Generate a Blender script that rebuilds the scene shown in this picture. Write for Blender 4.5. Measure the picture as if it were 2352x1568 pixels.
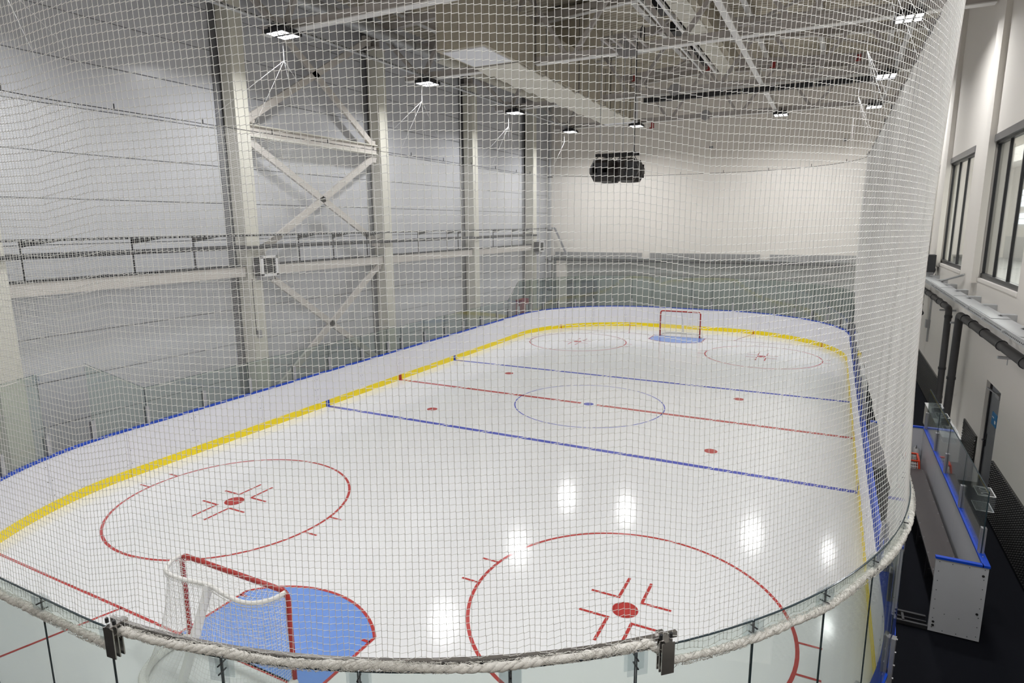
import bpy, math, random
import numpy as np
from mathutils import Vector, Matrix, Quaternion
random.seed(3)
rng = np.random.default_rng(3)
SC = bpy.context.scene
for o in list(bpy.data.objects): bpy.data.objects.remove(o)
COL = SC.collection
PI = math.pi

# ------------------------------------------------------------------ camera
CAM = (6.2160, -17.2022, 5.3651)
yaw, pit, rol = math.radians(27.12), math.radians(10.662), math.radians(-0.4726)
fw = Vector((-math.sin(yaw) * math.cos(pit), math.cos(yaw) * math.cos(pit), -math.sin(pit)))
rt = Vector((math.cos(yaw), math.sin(yaw), 0)); up = rt.cross(fw)
r2 = rt * math.cos(rol) + up * math.sin(rol); u2 = -rt * math.sin(rol) + up * math.cos(rol)
cd = bpy.data.cameras.new('camera'); cam = bpy.data.objects.new('camera', cd); COL.objects.link(cam)
cd.sensor_width = 36; cd.lens = 36 * 1425.7 / 2352; cd.clip_start = .05; cd.clip_end = 200
M = Matrix((r2, u2, -fw)).transposed().to_4x4(); M.translation = Vector(CAM); cam.matrix_world = M
SC.camera = cam
# ------------------------------------------------------------------ light, exposure
W = bpy.data.worlds.new('world'); SC.world = W; W.use_nodes = True
W.node_tree.nodes['Background'].inputs[0].default_value = (.75, .8, .9, 1)
W.node_tree.nodes['Background'].inputs[1].default_value = .15
vs = SC.view_settings; vs.view_transform = 'Standard'; vs.look = 'None'; vs.gamma = 1; vs.use_curve_mapping = False
vs.exposure = 0.6
LAMP = 5.0            # glow of the lens cells
LAMP_W, LAMP_SPREAD = 98.0, 155   # each floodlight: watts and beam angle
SC.cycles.max_bounces = 8; SC.cycles.diffuse_bounces = 5; SC.cycles.glossy_bounces = 4
SC.cycles.transparent_max_bounces = 24; SC.cycles.caustics_reflective = False; SC.cycles.caustics_refractive = False
SC.cycles.sample_clamp_indirect = 8

# ------------------------------------------------------------------ materials
def mat(name, col, rough=.5, metal=0, var=0.0, scale=6.0, bump=0.0, bscale=None, spec=.5, coat=0, stretch=None, aniso=None):
    m = bpy.data.materials.new(name); m.use_nodes = True
    nt = m.node_tree; b = nt.nodes['Principled BSDF']
    b.inputs['Base Color'].default_value = (*col, 1); b.inputs['Roughness'].default_value = rough
    b.inputs['Metallic'].default_value = metal; b.inputs['Specular IOR Level'].default_value = spec
    b.inputs['Coat Weight'].default_value = coat
    tc = nt.nodes.new('ShaderNodeTexCoord'); src = tc.outputs['Object']
    if stretch:
        mp = nt.nodes.new('ShaderNodeMapping'); mp.inputs['Scale'].default_value = stretch
        nt.links.new(src, mp.inputs[0]); src = mp.outputs[0]
    if var:
        n = nt.nodes.new('ShaderNodeTexNoise'); n.inputs['Scale'].default_value = scale; n.inputs['Detail'].default_value = 5
        nt.links.new(src, n.inputs['Vector'])
        mx = nt.nodes.new('ShaderNodeMix'); mx.data_type = 'RGBA'
        mx.inputs[6].default_value = (*[c * (1 - var) for c in col], 1)
        mx.inputs[7].default_value = (*[min(1, c * (1 + var)) for c in col], 1)
        nt.links.new(n.outputs['Fac'], mx.inputs[0]); nt.links.new(mx.outputs[2], b.inputs['Base Color'])
    if bump:
        n2 = nt.nodes.new('ShaderNodeTexNoise'); n2.inputs['Scale'].default_value = bscale or scale * 4; n2.inputs['Detail'].default_value = 3
        nt.links.new(src, n2.inputs['Vector'])
        bp = nt.nodes.new('ShaderNodeBump'); bp.inputs['Strength'].default_value = bump; bp.inputs['Distance'].default_value = .02
        nt.links.new(n2.outputs['Fac'], bp.inputs['Height']); nt.links.new(bp.outputs[0], b.inputs['Normal'])
    return m

def glassmat(name, tint, refl=1.0, haze=0.0, hcol=(.8, .85, .82)):
    m = bpy.data.materials.new(name); m.use_nodes = True; nt = m.node_tree; nt.nodes.clear()
    out = nt.nodes.new('ShaderNodeOutputMaterial'); t = nt.nodes.new('ShaderNodeBsdfTransparent'); t.inputs[0].default_value = (*tint, 1)
    g = nt.nodes.new('ShaderNodeBsdfGlossy'); g.inputs['Roughness'].default_value = .01; g.inputs[0].default_value = (refl, refl, refl, 1)
    lw = nt.nodes.new('ShaderNodeLayerWeight'); lw.inputs[0].default_value = .5      # facing = 1 - |N.I|
    pw = nt.nodes.new('ShaderNodeMath'); pw.operation = 'POWER'; pw.inputs[1].default_value = 5; nt.links.new(lw.outputs['Facing'], pw.inputs[0])
    ma = nt.nodes.new('ShaderNodeMath'); ma.operation = 'MULTIPLY_ADD'; ma.inputs[1].default_value = .9; ma.inputs[2].default_value = .045; nt.links.new(pw.outputs[0], ma.inputs[0])
    mx = nt.nodes.new('ShaderNodeMixShader'); nt.links.new(ma.outputs[0], mx.inputs[0])
    src = t.outputs[0]
    if haze:
        d = nt.nodes.new('ShaderNodeBsdfDiffuse'); d.inputs[0].default_value = (*hcol, 1)
        m2 = nt.nodes.new('ShaderNodeMixShader'); m2.inputs[0].default_value = haze
        nt.links.new(t.outputs[0], m2.inputs[1]); nt.links.new(d.outputs[0], m2.inputs[2]); src = m2.outputs[0]
    nt.links.new(src, mx.inputs[1]); nt.links.new(g.outputs[0], mx.inputs[2]); nt.links.new(mx.outputs[0], out.inputs[0])
    return m

def emit(name, col, s):
    m = bpy.data.materials.new(name); m.use_nodes = True; nt = m.node_tree; nt.nodes.clear()
    out = nt.nodes.new('ShaderNodeOutputMaterial'); e = nt.nodes.new('ShaderNodeEmission')
    e.inputs[0].default_value = (*col, 1); e.inputs[1].default_value = s; nt.links.new(e.outputs[0], out.inputs[0]); return m

ICE = mat('ice', (.79, .793, .797), .11, 0, .02, .6, .012, 3, spec=.35)
def paintice(name, c): return mat(name, c, .12, 0, .12, 9, .012, 3)
P_RED = paintice('ice_paint_red', (.47, .055, .05)); P_BLUE = paintice('ice_paint_blue', (.07, .09, .50)); P_CREASE = paintice('ice_paint_crease', (.17, .31, .72))
BOARD = mat('board_white', (.80, .80, .86), .35, 0, .03, 2, .02, 30)
YEL = mat('board_yellow', (.95, .74, .0), .35, 0, .03, 3)
BLUE = mat('cap_blue', (.001, .055, .50), .45, 0, .05, 5)
RED = mat('goal_red', (.38, .022, .016), .3, 0, .06, 8)
DOTR = mat('mark_red', (.42, .02, .02), .4, 0, .04, 8)
GLASS = glassmat('rink_glass', (.875, .91, .89), 1, .04)
WGLASS = glassmat('window_glass', (.80, .83, .83), 1.0, .02)
ACRYL = glassmat('acrylic', (.92, .94, .95), 1, .05, (.85, .88, .9))
GEDGE = mat('glass_edge', (.035, .055, .065), .15)
NETM = mat('net_cord', (.87, .865, .84), .7, 0, .05, 40)
ROPE = mat('rope', (.80, .78, .73), .85, 0, .10, 60, .4, 200)
ALU = mat('aluminium', (.42, .42, .44), .35, .6, .08, 12)
STEEL = mat('brushed_steel', (.45, .43, .41), .22, .9, .15, 4, 0, None, .5, 0, (1, 1, 20))
GALV = mat('galvanised', (.48, .49, .50), .4, .55, .12, 18)
FLOORM = mat('rubber_floor', (.0045, .0052, .0085), .85, 0, .35, 60, .3, 300, spec=.12)
RUBBER = mat('black_rubber', (.012, .0115, .012), .17, 0, .1, 20)
STUD = mat('rubber_stud', (.035, .034, .035), .30, .35, .1, 20, spec=.9)
PANEL = mat('wall_panel', (.60, .61, .645), .24, 0, .02, .4, .05, 40, stretch=(1, 1, 8))
PANELG = mat('panel_joint', (.25, .25, .26), .6, 0, .05, 3)
PLASTW = mat('plaster_white', (.84, .80, .735), .75, 0, .02, .5, .04, 40)
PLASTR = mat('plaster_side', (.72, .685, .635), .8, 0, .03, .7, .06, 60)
COLM = mat('column_paint', (.68, .665, .585), .5, 0, .04, 1.2, .03, 20)
COLD = mat('column_gap', (.20, .20, .21), .7, 0, .1, 3)  # dark grey: painted gap shade behind columns; also duct bands and a door
BEAM = mat('truss_paint', (.47, .44, .42), .5, 0, .05, 2)
FLNG = mat('truss_flange', (.74, .73, .71), .5, 0, .04, 2)
BRACE = mat('brace_paint', (.60, .565, .525), .5, 0, .06, 2)
DECK = mat('deck_cream', (.68, .63, .53), .5, 0, .04, 2)
LAG = mat('duct_lagging', (.47, .43, .345), .6, .15, .14, 2.5, .8, 9)
LAGW = mat('duct_underside', (.68, .655, .57), .55, 0, .08, 4, .5, 14)
WPAN = mat('duct_white_plate', (.80, .81, .84), .5, 0, .02, 4)
DARK = mat('dark_metal', (.03, .03, .033), .45, .3, .1, 8)
BLACK = mat('speaker_black', (.018, .014, .012), .45, 0, .2, 6)
PIPE = mat('pipe_foam', (.045, .043, .044), .6, 0, .15, 10)
FRAME = mat('window_frame', (.035, .035, .038), .35, .3, .1, 10)
FRAMEL = mat('window_lintel', (.22, .22, .23), .3, .5, .15, 6)
BROWN = mat('bench_board', (.036, .028, .027), .45, 0, .25, 5, .05, 30, stretch=(8, 1, 1))
GREYB = mat('enclosure_grey', (.47, .48, .51), .45, 0, .03, 6, .03, 120)
WHITE = mat('white_paint', (.80, .80, .80), .4, 0, .02, 5)
PAD = mat('goal_padding', (.80, .79, .76), .75, 0, .06, 40, .3, 90)
DOORM = mat('door_grey', (.26, .27, .29), .35, .3, .03, 3)
SIGNB = mat('sign_blue', (.02, .19, .45), .4)
FIRE = mat('fire_red', (.32, .03, .03), .45, 0, .06, 6)
ORED = mat('practice_goal_red', (.62, .06, .02), .35, 0, .08, 8)
LOUV = mat('louver_grey', (.40, .40, .40), .5, .2, .05, 5)
CELL = emit('lamp_cell', (.96, .97, 1.0), LAMP)
BRIGHT = emit('daylight_block', (.85, .92, 1), 2.2)

# ------------------------------------------------------------------ mesh helpers
class MB:
    def __init__(s): s.v = []; s.f = []; s.sm = []
    def add(s, vs_, fs, smooth=False):
        n = len(s.v); s.v += [tuple(v) for v in vs_]; s.f += [tuple(i + n for i in f) for f in fs]; s.sm += [smooth] * len(fs); return s
    def box(s, x0, x1, y0, y1, z0, z1):
        x0, x1 = sorted((x0, x1)); y0, y1 = sorted((y0, y1)); z0, z1 = sorted((z0, z1))
        return s.add([(x, y, z) for z in (z0, z1) for y in (y0, y1) for x in (x0, x1)],
                     [(0, 2, 3, 1), (4, 5, 7, 6), (0, 1, 5, 4), (2, 6, 7, 3), (0, 4, 6, 2), (1, 3, 7, 5)])
    def beam(s, a, b, w, h, upv=(0, 0, 1)):
        a, b = Vector(a), Vector(b); d = (b - a).normalized(); u = Vector(upv)
        x = d.cross(u)
        if x.length < 1e-4: x = d.cross(Vector((0, 1, 0)))
        x.normalize(); u = x.cross(d).normalized()
        P = [p + x * sx * w / 2 + u * sz * h / 2 for p in (a, b) for sx, sz in ((-1, -1), (1, -1), (1, 1), (-1, 1))]
        return s.add(P, [(3, 2, 1, 0), (4, 5, 6, 7), (0, 1, 5, 4), (1, 2, 6, 5), (2, 3, 7, 6), (3, 0, 4, 7)])
    def tube(s, pts, r, n=8, closed=False, caps=True):
        pts = [Vector(p) for p in pts]; m = len(pts)
        rr = r if hasattr(r, '__len__') else [r] * m
        t = [((pts[(i + 1) % m] - pts[i - 1]) if closed or 0 < i < m - 1 else (pts[1] - pts[0] if i == 0 else pts[-1] - pts[-2])).normalized() for i in range(m)]
        nrm = t[0].orthogonal().normalized(); V = []
        for i in range(m):
            if i: nrm = (nrm - t[i] * nrm.dot(t[i])); nrm = nrm.normalized() if nrm.length > 1e-6 else t[i].orthogonal().normalized()
            bn = t[i].cross(nrm)
            V += [pts[i] + (nrm * math.cos(2 * PI * k / n) + bn * math.sin(2 * PI * k / n)) * rr[i] for k in range(n)]
        F = [(i * n + k, i * n + (k + 1) % n, ((i + 1) % m) * n + (k + 1) % n, ((i + 1) % m) * n + k) for i in range(m if closed else m - 1) for k in range(n)]
        s.add(V, F, True)
        if caps and not closed: s.add(V[:n], [tuple(range(n))[::-1]]); s.add(V[-n:], [tuple(range(n))])
        return s
    def sweep(s, path, prof, closed=False):
        """path: list of (point, outward normal); prof: list of (offset, z) closed ring"""
        m, n = len(path), len(prof)
        V = [(p[0] + nn[0] * o, p[1] + nn[1] * o, z) for p, nn in path for o, z in prof]
        F = [(i * n + k, ((i + 1) % m) * n + k, ((i + 1) % m) * n + (k + 1) % n, i * n + (k + 1) % n) for i in range(m if closed else m - 1) for k in range(n)]
        s.add(V, F)
        if not closed: s.add(V[:n], [tuple(range(n))]); s.add(V[-n:], [tuple(range(n))[::-1]])
        return s
    def build(s, name, m, parent=None, kind=None):
        me = bpy.data.meshes.new(name); me.from_pydata(s.v, [], s.f); me.materials.append(m)
        me.polygons.foreach_set('use_smooth', s.sm)
        me.update(); o = bpy.data.objects.new(name, me); COL.objects.link(o)
        if parent is not None:
            o.parent = parent
            o.matrix_parent_inverse = parent.matrix_world.inverted() if parent.type != 'EMPTY' else Matrix.Translation(-parent.location) if parent.parent is None and parent.rotation_euler.z == 0 else Matrix()
        if kind: o['kind'] = kind
        return o
def tag(o, label, cat, group=None, kind=None):
    o['label'] = label; o['category'] = cat
    if group: o['group'] = group
    if kind: o['kind'] = kind
    return o
def thing(name, label, cat, loc=(0, 0, 0), group=None, kind=None):
    o = bpy.data.objects.new(name, None); o.empty_display_size = .2; COL.objects.link(o); o.location = loc
    return tag(o, label, cat, group, kind)
def struct(o): o['kind'] = 'structure'; return o
def senv(name):
    o = bpy.data.objects.new(name, None); COL.objects.link(o); o['kind'] = 'structure'; return o
def link_copy(src, parent, loc=None, rot=None):
    c = src.copy(); COL.objects.link(c); c.parent = parent; c.matrix_parent_inverse = Matrix()
    if loc is not None: c.location = loc
    if rot is not None: c.rotation_euler = rot
    return c
def copy_tree(root, label, loc, rotz=0):
    r = root.copy(); COL.objects.link(r); r.location = loc; r.rotation_euler = (0, 0, rotz); r['label'] = label
    for ch in list(root.children):
        c = ch.copy(); COL.objects.link(c); c.parent = r
        for g in ch.children:
            d = g.copy(); COL.objects.link(d); d.parent = c
    return r
def cords(name, segs, r, m, parent, kind='stuff'):
    """segs: (N,2,3) array of straight cord pieces -> one mesh of 3-sided prisms"""
    S = np.asarray(segs, float); N = len(S); A, B = S[:, 0], S[:, 1]
    d = B - A; L = np.linalg.norm(d, axis=1, keepdims=True); d = d / np.maximum(L, 1e-9)
    ref = np.where(np.abs(d[:, 2:3]) < .8, np.array([[0, 0, 1.]]), np.array([[1., 0.3, 0]]))
    x = np.cross(d, ref); x /= np.linalg.norm(x, axis=1, keepdims=True); y = np.cross(d, x)
    V = np.zeros((N, 6, 3))
    for k in range(3):
        o_ = (x * math.cos(2 * PI * k / 3 + .5) + y * math.sin(2 * PI * k / 3 + .5)) * r
        V[:, k] = A + o_; V[:, 3 + k] = B + o_
    base = (np.arange(N) * 6)[:, None, None]
    Q = np.array([[0, 1, 4, 3], [1, 2, 5, 4], [2, 0, 3, 5]])[None]
    F = (base + Q).reshape(-1)
    me = bpy.data.meshes.new(name); me.vertices.add(N * 6); me.vertices.foreach_set('co', V.reshape(-1))
    me.loops.add(N * 12); me.loops.foreach_set('vertex_index', F.astype(np.int32))
    me.polygons.add(N * 3); me.polygons.foreach_set('loop_start', (np.arange(N * 3) * 4).astype(np.int32))
    me.polygons.foreach_set('use_smooth', np.ones(N * 3, bool))
    me.update(calc_edges=True); me.materials.append(m)
    o = bpy.data.objects.new(name, me); COL.objects.link(o); o['kind'] = kind
    if parent is not None:
        o.parent = parent; o.matrix_parent_inverse = Matrix.Translation(-parent.location)
    return o
def grid_segs(P, rows=True, cols=True):
    """P (nr,nc,3) -> segments along rows and columns"""
    out = []
    if rows: out.append(np.stack([P[:, :-1], P[:, 1:]], 2).reshape(-1, 2, 3))
    if cols: out.append(np.stack([P[:-1], P[1:]], 2).reshape(-1, 2, 3))
    return np.concatenate(out)

# ------------------------------------------------------------------ rink outline
RW, RL, RR = 7.06, 15.0, 5.4
SX, SY = RW - RR, RL - RR
AR = RR * PI / 2
S1 = SX; S2 = S1 + AR; S3 = S2 + 2 * SY; S4 = S3 + AR; S5 = S4 + 2 * SX; S6 = S5 + AR; S7 = S6 + 2 * SY; S8 = S7 + AR; PER = S8 + SX
def rink(s):
    s %= PER
    if s < S1: return (s, -RL), (0, -1)
    if s < S2: a = -PI / 2 + (s - S1) / RR; return (SX + RR * math.cos(a), -SY + RR * math.sin(a)), (math.cos(a), math.sin(a))
    if s < S3: return (RW, -SY + s - S2), (1, 0)
    if s < S4: a = (s - S3) / RR; return (SX + RR * math.cos(a), SY + RR * math.sin(a)), (math.cos(a), math.sin(a))
    if s < S5: return (SX - (s - S4), RL), (0, 1)
    if s < S6: a = PI / 2 + (s - S5) / RR; return (-SX + RR * math.cos(a), SY + RR * math.sin(a)), (math.cos(a), math.sin(a))
    if s < S7: return (-RW, SY - (s - S6)), (-1, 0)
    if s < S8: a = PI + (s - S7) / RR; return (-SX + RR * math.cos(a), -SY + RR * math.sin(a)), (math.cos(a), math.sin(a))
    return (-SX + (s - S8), -RL), (0, -1)
def rpath(s0, s1, step=.3):
    n = max(2, int(math.ceil((s1 - s0) / step)) + 1); return [rink(s0 + (s1 - s0) * i / (n - 1)) for i in range(n)]
def roff(s, o, z): (p, n) = rink(s); return (p[0] + n[0] * o, p[1] + n[1] * o, z)
def s_left(y): return S6 + (SY - y)
def s_right(y): return S2 + (y + SY)

# ================================================================== THE HALL
XR, XL, YF, YN = 9.15, -9.0, 17.4, -20.0
fl = MB(); fl.box(XL - .3, XR + .3, YN, YF + .2, -.3, -.02); struct(fl.build('floor', FLOORM))
CY = [-10.95, -4.7, 1.4, 7.85, 14.2]       # column and truss lines
def ztop(x): return 13.25 - .065 * x * (x > 0) + .064 * x * (x < 0)
# ceiling deck: trapezoid ribs running across the hall
dk = MB(); y = YN; V = []; prof = []
while y < YF + .1:
    prof += [(y, 0), (y + .11, 0), (y + .14, .10), (y + .23, .10), (y + .26, 0)]; y += .26
for (x0, x1) in ((XL - .3, 0), (0, XR + .3)):
    V = [(x0, a, ztop(x0) + b) for a, b in prof] + [(x1, a, ztop(x1) + b) for a, b in prof]; n = len(prof)
    dk.add(V, [(i, i + n, i + n + 1, i + 1) for i in range(n - 1)])
struct(dk.build('ceiling', DECK))
# left wall of horizontal sandwich panels
wl = MB(); wl.box(XL - .2, XL - .03, YN, YF, 0, 13.2); WL = struct(wl.build('wall_left', PANELG))
edges = [YN] + [c for c in CY] + [YF]
pm = {}
for i in range(len(edges) - 1):
    for k in range(13):
        a, b = edges[i] + .006, edges[i + 1] - .006; z0 = .03 + k * .997
        p = MB(); h = .985 if k < 12 else 1.1
        p.add([(0, a, 0), (0, b, 0), (0, b, h), (0, a, h), (.03, a + .006, .006), (.03, b - .006, .006), (.03, b - .006, h - .006), (.03, a + .006, h - .006)],
              [(0, 1, 5, 4), (1, 2, 6, 5), (2, 3, 7, 6), (3, 0, 4, 7), (4, 5, 6, 7)])
        if (i, h) in pm:
            o = bpy.data.objects.new('panel', pm[(i, h)]); COL.objects.link(o); o.parent = WL
        else:
            o = p.build('panel', PANEL, WL); pm[(i, h)] = o.data; o.matrix_parent_inverse = Matrix()
        o.location = (XL - .03, 0, z0)
# far wall and near wall
wf = MB(); wf.box(XL - .3, XR + .4, YF, YF + .25, 0, 13.6); WF = struct(wf.build('wall_far', PLASTW))
wn = MB(); wn.box(XL - .3, XR + .4, YN - .2, YN, 0, 13.6); struct(wn.build('wall_near', PLASTW))
p = MB(); p.box(XL, XR, YF - .03, YF, 0, 3.4); p.build('lower_grey_band', mat('lower_wall_grey', (.40, .42, .40), .7, 0, .05, 1.5), WF)  # even grey-green band along the lower end wall
# right wall with openings
WIN = [(-3.6, -.1), (2.0, 5.7), (7.8, 11.6)]
DOORS = [(-3.46, -2.3, 2.28), (10.5, 11.5, 2.25)]
wr = MB(); X0, X1 = XR, XR + .35
def band(z0, z1, holes):
    y = YN
    for a, b in sorted(holes): wr.box(X0, X1, y, a, z0, z1); y = b
    wr.box(X0, X1, y, YF + .1, z0, z1)
band(0, 2.28, [(d[0], d[1]) for d in DOORS]); band(2.28, 4.08, []); band(4.08, 7.12, WIN); band(7.12, 13.4, [])
WR = struct(wr.build('wall_right', PLASTR))
for ya in (-5.92, -.15, 5.61, 11.66):
    p = MB(); p.box(XR - .11, XR + .02, ya, ya + .65, 4.0 if ya > -5 else 3.9, 12.9); p.build('pilaster', PLASTR, WR)
# windows
for k, (a, b) in enumerate(WIN):
    f = MB(); xg = XR + .10
    f.box(xg - .03, xg + .03, a, a + .05, 4.15, 7.05); f.box(xg - .03, xg + .03, b - .05, b, 4.15, 7.05)
    f.box(xg - .05, xg + .05, a, b, 4.10, 4.22); f.box(xg - .05, xg + .05, a, b, 6.97, 7.05)
    wo = struct(f.build('window_%d' % (k + 1), FRAME))
    l = MB(); l.box(XR - .015, XR + .07, a - .02, b + .02, 7.02, 7.17); l.build('lintel', FRAMEL, wo)
    l = MB(); l.box(XR - .01, xg + .02, a, b, 4.05, 4.12); l.build('sill', PLASTR, wo)
    ms = [a + (b - a) * t for t in (.36, .69)]
    for ym in ms: l = MB(); l.box(xg - .03, xg + .03, ym - .025, ym + .025, 4.2, 6.99); l.build('mullion', FRAME, wo)
    ed = [a] + ms + [b]
    for i in range(3): l = MB(); l.box(xg - .005, xg + .005, ed[i] + .03, ed[i + 1] - .03, 4.2, 6.99); l.build('pane', WGLASS, wo)
# gallery room behind the windows
g = MB(); g.box(13.0, 13.2, -6, 22, 3.5, 8); g.box(XR + .35, 13.2, 17.6, 17.8, 3.5, 8)
struct(g.build('wall_gallery', PLASTW))
g = MB(); g.box(XR + .35, 13.2, -6, 17.6, 3.6, 3.75); struct(g.build('floor_gallery', LOUV))
g = MB(); g.box(XR + .35, 13.2, -6, 17.6, 7.6, 7.8); struct(g.build('ceiling_gallery', PLASTW))
for j, (ya, yb) in enumerate(((14.2, 15.6), (8.2, 9.6), (2.4, 3.8))):
    w_ = senv('window_%d' % (j + 4))
    for r_ in range(8):
        for c_ in range(4):
            bl = MB(); y0 = ya + c_ * .35; z0 = 5.2 + r_ * .235
            if r_ in (2, 6): continue
            bl.box(12.93, 12.99, y0 + .03, y0 + .32, z0 + .02, z0 + .21); bl.build('pane', BRIGHT, w_)
ld = bpy.data.lights.new('gallery_lamp', 'AREA'); ld.energy = 520; ld.shape = 'RECTANGLE'; ld.size = 1.2; ld.size_y = 16; ld.color = (1, .96, .9)
lo = bpy.data.objects.new('gallery_lamp', ld); COL.objects.link(lo); lo.location = (11.5, 5.5, 7.55)
# gallery furniture seen through glass: low dark wall band
g = MB(); g.box(12.9, 13.0, -6, 17, 3.75, 4.7); struct(g.build('trim_1', LOUV))
# doors
def door(name, y0, y1, z1, sign=False):
    d = MB(); d.box(XR + .09, XR + .14, y0, y1, 0, z1); D = struct(d.build(name, DOORM))
    t = MB(); t.box(XR + .06, XR + .09, y0, y0 + .06, 0, z1); t.box(XR + .06, XR + .09, y1 - .06, y1, 0, z1); t.box(XR + .06, XR + .09, y0, y1, z1 - .06, z1)
    t.build('door_frame', FRAME, D)
    h = MB(); h.tube([(XR + .09, y1 - .10, 1.07), (XR + .03, y1 - .10, 1.07), (XR + .03, y1 - .24, 1.07)], .014, 6); h.box(XR + .08, XR + .09, y1 - .14, y1 - .06, .95, 1.2)
    h.build('handle', DARK, D)
    c = MB(); c.box(XR + .0, XR + .08, y0 + .1, y0 + .4, z1 - .16, z1 - .09); c.beam((XR + .04, y0 + .3, z1 - .12), (XR - .02, y1 - .2, z1 - .12), .03, .02)
    c.build('door_closer', ALU, D)
    if sign: s_ = MB(); s_.box(XR + .075, XR + .09, y0 + .40, y0 + .78, 1.50, 1.74); s_.build('sign', SIGNB, D); s_ = MB(); s_.box(XR + .073, XR + .0755, y0 + .44, y0 + .54, 1.56, 1.62); s_.box(XR + .073, XR + .0755, y0 + .60, y0 + .74, 1.64, 1.66); s_.build('sign_mark', WHITE, D)
    return D
door('door_1', *DOORS[0], True); door('door_2', *DOORS[1])
d = MB(); d.box(-6.85, -5.85, YF - .06, YF - .01, 0, 2.1); D3 = struct(d.build('door_3', DOORM))
h = MB(); h.tube([(-5.97, YF - .06, 1.05), (-5.97, YF - .12, 1.05), (-6.1, YF - .12, 1.05)], .014, 6); h.build('handle', DARK, D3)
d = MB(); d.box(-8.5, -7.4, YF - .06, YF - .01, 0, 2.15); D4 = struct(d.build('door_4', COLD))

# ================================================================== COLUMNS, TRUSSES
cl = ['cream steel column beyond the near end of the rink, partly veiled by the net', 'cream steel column carrying the heater where the X-bracing starts', 'cream steel column at the far side of the X-bracing',
      'third cream steel column along the panelled wall, past the bracing', 'cream steel column next to the far corner of the panelled wall']
for i, cy in enumerate(CY):
    y0, y1 = cy - .21, cy + .23
    t = thing('steel_column', cl[i], 'column', (-8.65, cy, 0), 'steel columns along the panelled wall')
    p = MB(); p.box(-8.45, -8.40, y0, y1, 0, 11.4); p.build('flange', COLM, t)
    p = MB(); p.box(-8.88, -8.45, y0 + .02, y1 - .02, 0, 11.38); p.build('web', COLM, t)
    p = MB(); p.box(-8.9, -8.38, y0 - .06, y1 + .06, 11.4, 11.46); p.box(-8.85, -8.5, cy - .1, cy + .1, 11.46, 12.3); p.build('head_plate', BEAM, t)
    p = MB(); p.box(-8.998, -8.97, y0 - .16, y1 + .14, 0, 12.6); o = p.build('gap_shade_strip', COLD, t)  # charcoal strip on the wall, painting in the shade behind the column
    if i in (1, 4):
        pass
# X bracing between columns 2 and 3
def brace(lbl, a, b, w=.2, h=.2):
    t = thing('cross_brace', lbl, 'brace', a, 'wall bracing bars'); p = MB(); p.beam(a, b, w * .45, h); p.build('bar', BRACE, t)
    d = (Vector(b) - Vector(a)).normalized()
    for q_, s_ in ((Vector(a), 1), (Vector(b), -1)):
        p = MB(); c = q_ + d * .15 * s_; p.box(-8.72, -8.6, c.y - .16, c.y + .16, c.z - .14, c.z + .14); p.build('gusset', BRACE, t)
bx = -8.62
brace('cream bracing bar rising away from the heater column above the tie beam', (bx, -4.4, 8.3), (bx, 1.12, 11.7))
brace('cream bracing bar falling towards the second brace column, above the tie beam', (bx, -4.4, 12.0), (bx, 1.12, 8.1))
brace('cream bracing bar falling from the tie beam towards the pipe rail', (bx, -4.4, 7.75), (bx, 1.12, 4.7))
brace('cream bracing bar rising from the heater to the tie beam', (bx, -4.4, 4.6), (bx, 1.12, 7.8))
brace('cream bracing bar falling from the heater to the floor', (bx, -4.4, 4.2), (bx, 1.12, .2))
brace('cream bracing bar rising from the floor to the ledge', (bx, -4.4, .2), (bx, 1.12, 4.0))
t = thing('tie_beam', 'horizontal cream beam tying the two braced columns at net-top height', 'beam', (bx, -4.4, 8))
p = MB(); p.beam((bx, -4.4, 8.0), (bx, 1.12, 8.0), .16, .3); p.build('beam_web', BRACE, t)
p = MB(); p.beam((bx, -4.4, 7.86), (bx, 1.12, 7.86), .3, .03); p.beam((bx, -4.4, 8.16), (bx, 1.12, 8.16), .3, .03); p.build('beam_flange', COLM, t)

BN = [-6.7, -4.1, -1.25, 1.95, 5.0, 7.9]           # bottom nodes
TN = [-8.4, -5.4, -2.7, .4, 3.5, 6.5, 8.9]         # top nodes
ZC = 10.25
tl = ['roof truss nearest the viewer, above the goal', 'roof truss whose chord crosses behind the first twin lamp', 'roof truss in line with the far braced column, carrying the speaker chains', 'roof truss with a black cable tray slung under its lower chord', 'last roof truss, carrying four lamps before the white end wall']
for i, cy in enumerate(CY):
    t = thing('roof_truss', tl[i], 'roof truss', (0, cy, ZC), 'roof trusses across the hall')
    p = MB(); p.box(-7.3, 9.1, cy - .1, cy + .1, ZC - .02, ZC + .17); p.build('bottom_chord', BEAM, t)
    p = MB(); p.box(-7.3, 9.1, cy - .13, cy + .13, ZC - .045, ZC - .02); p.build('chord_flange', FLNG, t)
    p = MB()
    zt = lambda x: ztop(x) - .65
    p.beam((-8.9, cy, zt(-8.9)), (0, cy, zt(0)), .2, .26); p.beam((0, cy, zt(0)), (9.1, cy, zt(9.1)), .2, .26); p.build('top_chord', BEAM, t)
    for j, b in enumerate(BN):
        for tx in (TN[j], TN[j + 1]):
            p = MB(); p.beam((b + (.12 if tx > b else -.12), cy, ZC + .12), (tx, cy, zt(tx) - .1), .12, .12); p.build('diagonal', BEAM, t)
    for gx in (.45, -6.7):
        p = MB(); p.tube([(gx, cy - .14, ZC + .08), (gx, cy + .14, ZC + .08)], .24, 8); p.build('splice_plate', ALU if gx > 0 else BEAM, t)
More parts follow.
